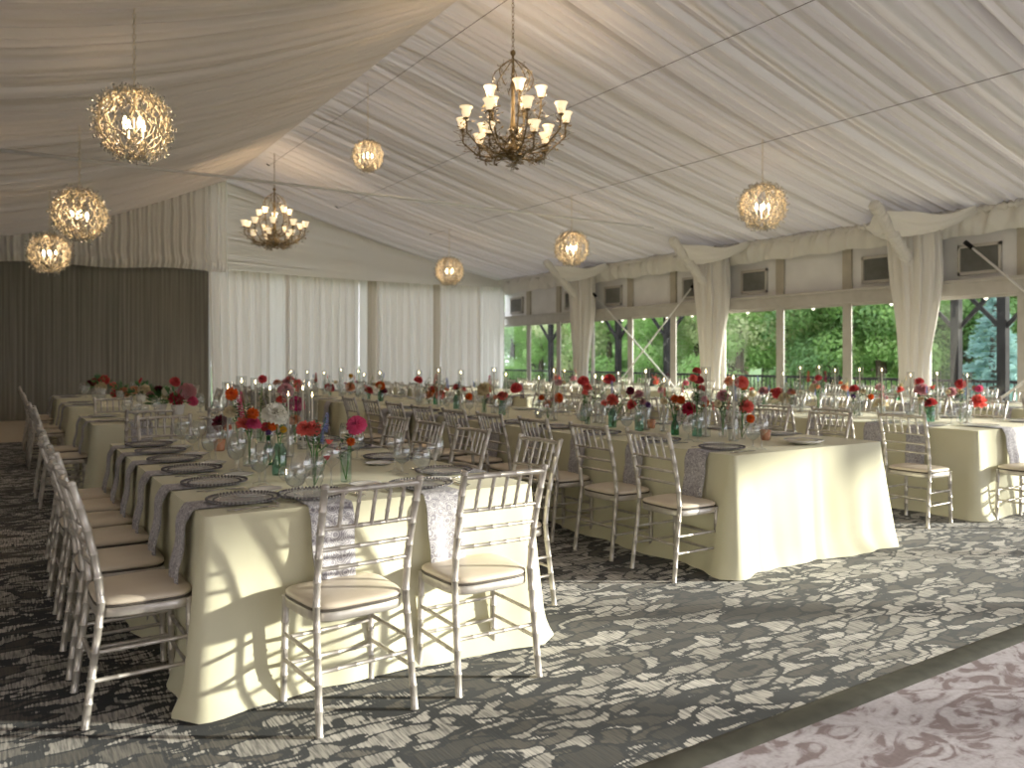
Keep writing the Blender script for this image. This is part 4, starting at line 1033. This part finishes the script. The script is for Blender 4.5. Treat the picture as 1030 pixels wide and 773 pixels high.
grp(225, 447, 4, [(221,425,'dahlia','burgundy',9,'dark burgundy dahlia at the left of nearest table flowers'),(229,430,'dahlia','orange',4.5,'small orange bloom beside the burgundy dahlia')], 'behind the peach votive')
grp(239, 453, 4, [(242,409,'stock','pink',7,'tall pink stock spike, left part of nearest table'),(233,396,'dahlia','orange',7.5,'orange ranunculus highest at left of nearest table'),(232,414,'peony','cream',7,'cream bloom below the highest orange ranunculus')], 'left of the red cluster')
grp(251, 469, 5, [(246,426,'carnation','coral',9,'coral red carnation left in the middle cluster'),(255,426,'rose','pink',8,'rose pink bloom right in the middle cluster'),(254,416,'dahlia','orange',7,'orange dahlia topping the middle cluster'),(243,400,'stock','pink',4,'thin pink flower spike behind the middle cluster')], 'with the red cluster')
grp(297, 447, 4, [(298,406,'rose','magenta',9,'magenta rose behind the candles, nearest table'),(296,422,'rose','peach',6,'peach rose below the magenta one'),(288,392,'rose','dusty pink',8,'pale pink rose above and left of the magenta one'),(283,402,'rose','coral',5,'small coral rose behind the white peony')], 'behind the taper candles')
grp(262, 446, 3, [(264,381,'dahlia','red',5,'tall red bloom at the back of nearest table'),(262,403,'stock','cream',4,'cream flower spike at the back of nearest table'),(300,388,'stock','coral',4,'coral flower spike at back right of nearest table')], 'at the back')
# big low arrangements on the far left tables
def arrangement(px, py, d, cols, wpx, lab):
    X, Y, Z = onD(px, py, d); s = wpx*d/FP; r = random.Random(int(px)); e = empty('flower_arrangement', (X, Y, TH+.002))
    mb = MB(); mb.lathe([(.001,0),(.05,0),(.055,.01),(.07,.10),(.075,.11),(.05,.10)], 16); mb.build('bowl', M['china'], e)
    zc = Z-TH
    for i, (c, kind, dx, dz, k) in enumerate(cols):
        b = place('bloom', bloom(kind, c), e, (dx*s*Fy, -dx*s*Fx, zc+dz*s)); b.scale = (k*s,)*3; b.rotation_euler = (-.9, r.uniform(-.3,.3), YAW*-1)
    lv = MB()
    for q in range(60):
        a = r.uniform(0, 6.28); el = r.uniform(-.1, 1.4); dd = Vector((math.cos(a)*math.cos(el), math.sin(a)*math.cos(el), math.sin(el)*1.1)); c0 = Vector((0,0,zc*.55)); p = c0+dd*s*r.uniform(.45,.9); t = dd.orthogonal().normalized()*.018
        lv.add([p, p+dd*.03+t, p+dd*.08, p+dd*.03-t], [(0,1,2,3)])
    for q in range(10):
        a = r.uniform(0, 6.28); lv.tube([(0,0,.05), (math.cos(a)*s*.4, math.sin(a)*s*.4, zc*.8)], .003, 4)
    lv.build('greenery', M['leafy'], e)['kind'] = 'stuff'; tag(e, lab, 'flowers', 'low flower arrangements')
arrangement(102, 387, 13.1, [('cream','peony',0,-.15,.42),('crimson','dahlia',-.35,.25,.40),('red','rose',.25,.4,.38),('coral','carnation',.95,-.1,.33),('burgundy','rose',-.8,.1,.3)], 13, 'low red and cream arrangement farthest left, by the dark wall')
arrangement(121, 395, 12.4, [('red','rose',-.4,-.1,.42),('peach','rose',.4,.05,.5),('cream','peony',.95,.1,.35)], 11, 'small red and peach arrangement, second from the left')
arrangement(142, 391, 11.2, [('red','stock',-.1,.7,.22),('cream','peony',.35,-.1,.55),('peach','rose',-.6,-.1,.4)], 11, 'cream arrangement with a tall red spray, third from left')
arrangement(161, 396, 8.7, [('burgundy','dahlia',-.1,.35,.48),('dusty pink','rose',-.85,-.1,.35),('cream','peony',.6,-.15,.4)], 11, 'burgundy centred arrangement, fourth from the left')
arrangement(179, 395, 8.6, [('crimson','dahlia',-.05,-.35,.50),('dusty pink','peony',.55,.1,.52),('red','rose',-.15,.65,.3),('white','peony',-.6,.1,.32),('pink','rose',.9,-.5,.3)], 17, 'largest arrangement with a crimson dahlia, on second left table')
# candles: taper on a low holder inside a tall glass tube
CM = {}
def candle(x, y, zf, lab, glasslab, tube=True):
    h = round(max(.22, min(.56, zf-TH-.03)), 2)
    if h not in CM:
        a = MB(); a.lathe([(.001,0),(.03,0),(.032,.006),(.010,.012),(.014,.03),(.008,.03),(.0062,h-.002),(.001,h)], 10)
        f = MB(); f.lathe([(.001,h+.004),(.0045,h+.010),(.005,h+.016),(.001,h+.034)], 8)
        g = MB(); g.lathe([(.001,.0),(.036,.0),(.037,.006),(.037,h+.055),(.035,h+.055)], 14)
        CM[h] = (a.mesh('taper', M['wax']), f.mesh('flame', M['flame']), g.mesh('candle_tube', M['tube']))
    a, f, g = CM[h]
    e = place('taper_candle', a, None, (x, y, TH+.006)); place('flame', f, e); tag(e, lab, 'candle', 'lit taper candles')
    if tube: tag(place('candle_tube', g, None, (x, y, TH+.002)), glasslab, 'candle holder', 'tall glass candle tubes')
def candles_on(XC, lst, tname):
    for i, (px, py) in enumerate(sorted(lst)):
        X = XC+random.Random(int(px)).uniform(-.12,.12); _, Y, Z = onX(px, py, X); Y = clampy(X, Y)
        candle(X, Y, Z, 'lit ivory taper candle, %s from far end of %s' % (od(i+1), tname), 'tall clear glass tube round a candle, %s from far end, %s' % (od(i+1), tname))
candles_on(4.69, [(509,376),(542,379),(557,372),(606,379),(649.5,373),(668,381),(599,378),(441,372),(463.6,374),(497,372),(710,373),(737.7,379)], 'centre table')
candles_on(4.69, [(343,372),(360.5,373),(410,374),(326,375),(309,374),(293,373),(278,374),(382,375),(366,377)], 'rear centre table')
candles_on(7.72, [(788,375),(805,370),(824,369),(840,372),(864.6,371),(887,372),(916,377),(942.6,375),(973,377),(576,373),(622,375)], 'right table')
for i, (px, fy, by) in enumerate([(229,388,452),(243,382,446),(271.5,389,452),(290,396,460),(304.6,389,452),(314,397,458),(257,384,441),(311,386,444)]):
    X, Y, d = spot(px, by); Z = HC+d*(HY-fy)/FP
    candle(X, Y, Z, 'lit ivory taper candle, %s from the left on the nearest table' % od(i+1), 'tall clear glass tube, %s candle from the left, nearest table' % od(i+1))
def votive(px, py, mm, lab, k='cup'):
    X, Y, d = spot(px, py); e = empty('votive_holder', (X, Y, TH+.002)); mb = MB()
    if k == 'cup': mb.lathe([(.001,0),(.030,0),(.034,.01),(.040,.075),(.038,.075),(.032,.012),(.001,.008)], 16)
    else: mb.lathe([(.001,0),(.018,0),(.034,.018),(.040,.04),(.034,.062),(.022,.072)], 16)
    mb.build('cup', M[mm], e); a = MB(); a.lathe([(.001,.012),(.018,.012),(.018,.028),(.001,.03)], 10); a.build('tealight', M['wax'], e)
    f = MB(); f.lathe([(.001,.03),(.005,.038),(.001,.058)], 8); f.build('flame', M['flame'], e); tag(e, lab, 'candle holder', 'votives')
votive(220.5, 454, 'amber', 'peach glass votive with a lit tealight, left on nearest table')
votive(288, 484, 'glass', 'clear round glass votive beside the teal jar', 'ball')
votive(770, 443, 'amber', 'larger peach votive on the near end of centre table')
votive(655, 431, 'amber', 'peach votive on centre table near its left edge')
votive(541, 420, 'glass', 'clear votive on centre table beside the orange dahlia', 'ball')
# folded napkin bundle lying at the near end of the centre table
X, Y, d = spot(808, 447); e = empty('bread_bowl', (X, Y, TH+.002))
mb = MB(); mb.lathe([(.001,.004),(.06,.0),(.12,.018),(.14,.03),(.135,.033),(.06,.01),(.001,.01)], 24); mb.build('dish', M['china'], e)
mb = MB(); mb.grid(lambda u, v: (.20*(u-.5)*(1-.2*v), .12*(v-.5), .022+.016*math.sin(PI*u)*math.sin(PI*v)+.004*math.sin(u*17)), 14, 8); mb.build('folded_cloth', M['cloth'], e)
tag(e, 'shallow dish with folded cloth at the near end of centre table', 'dish')
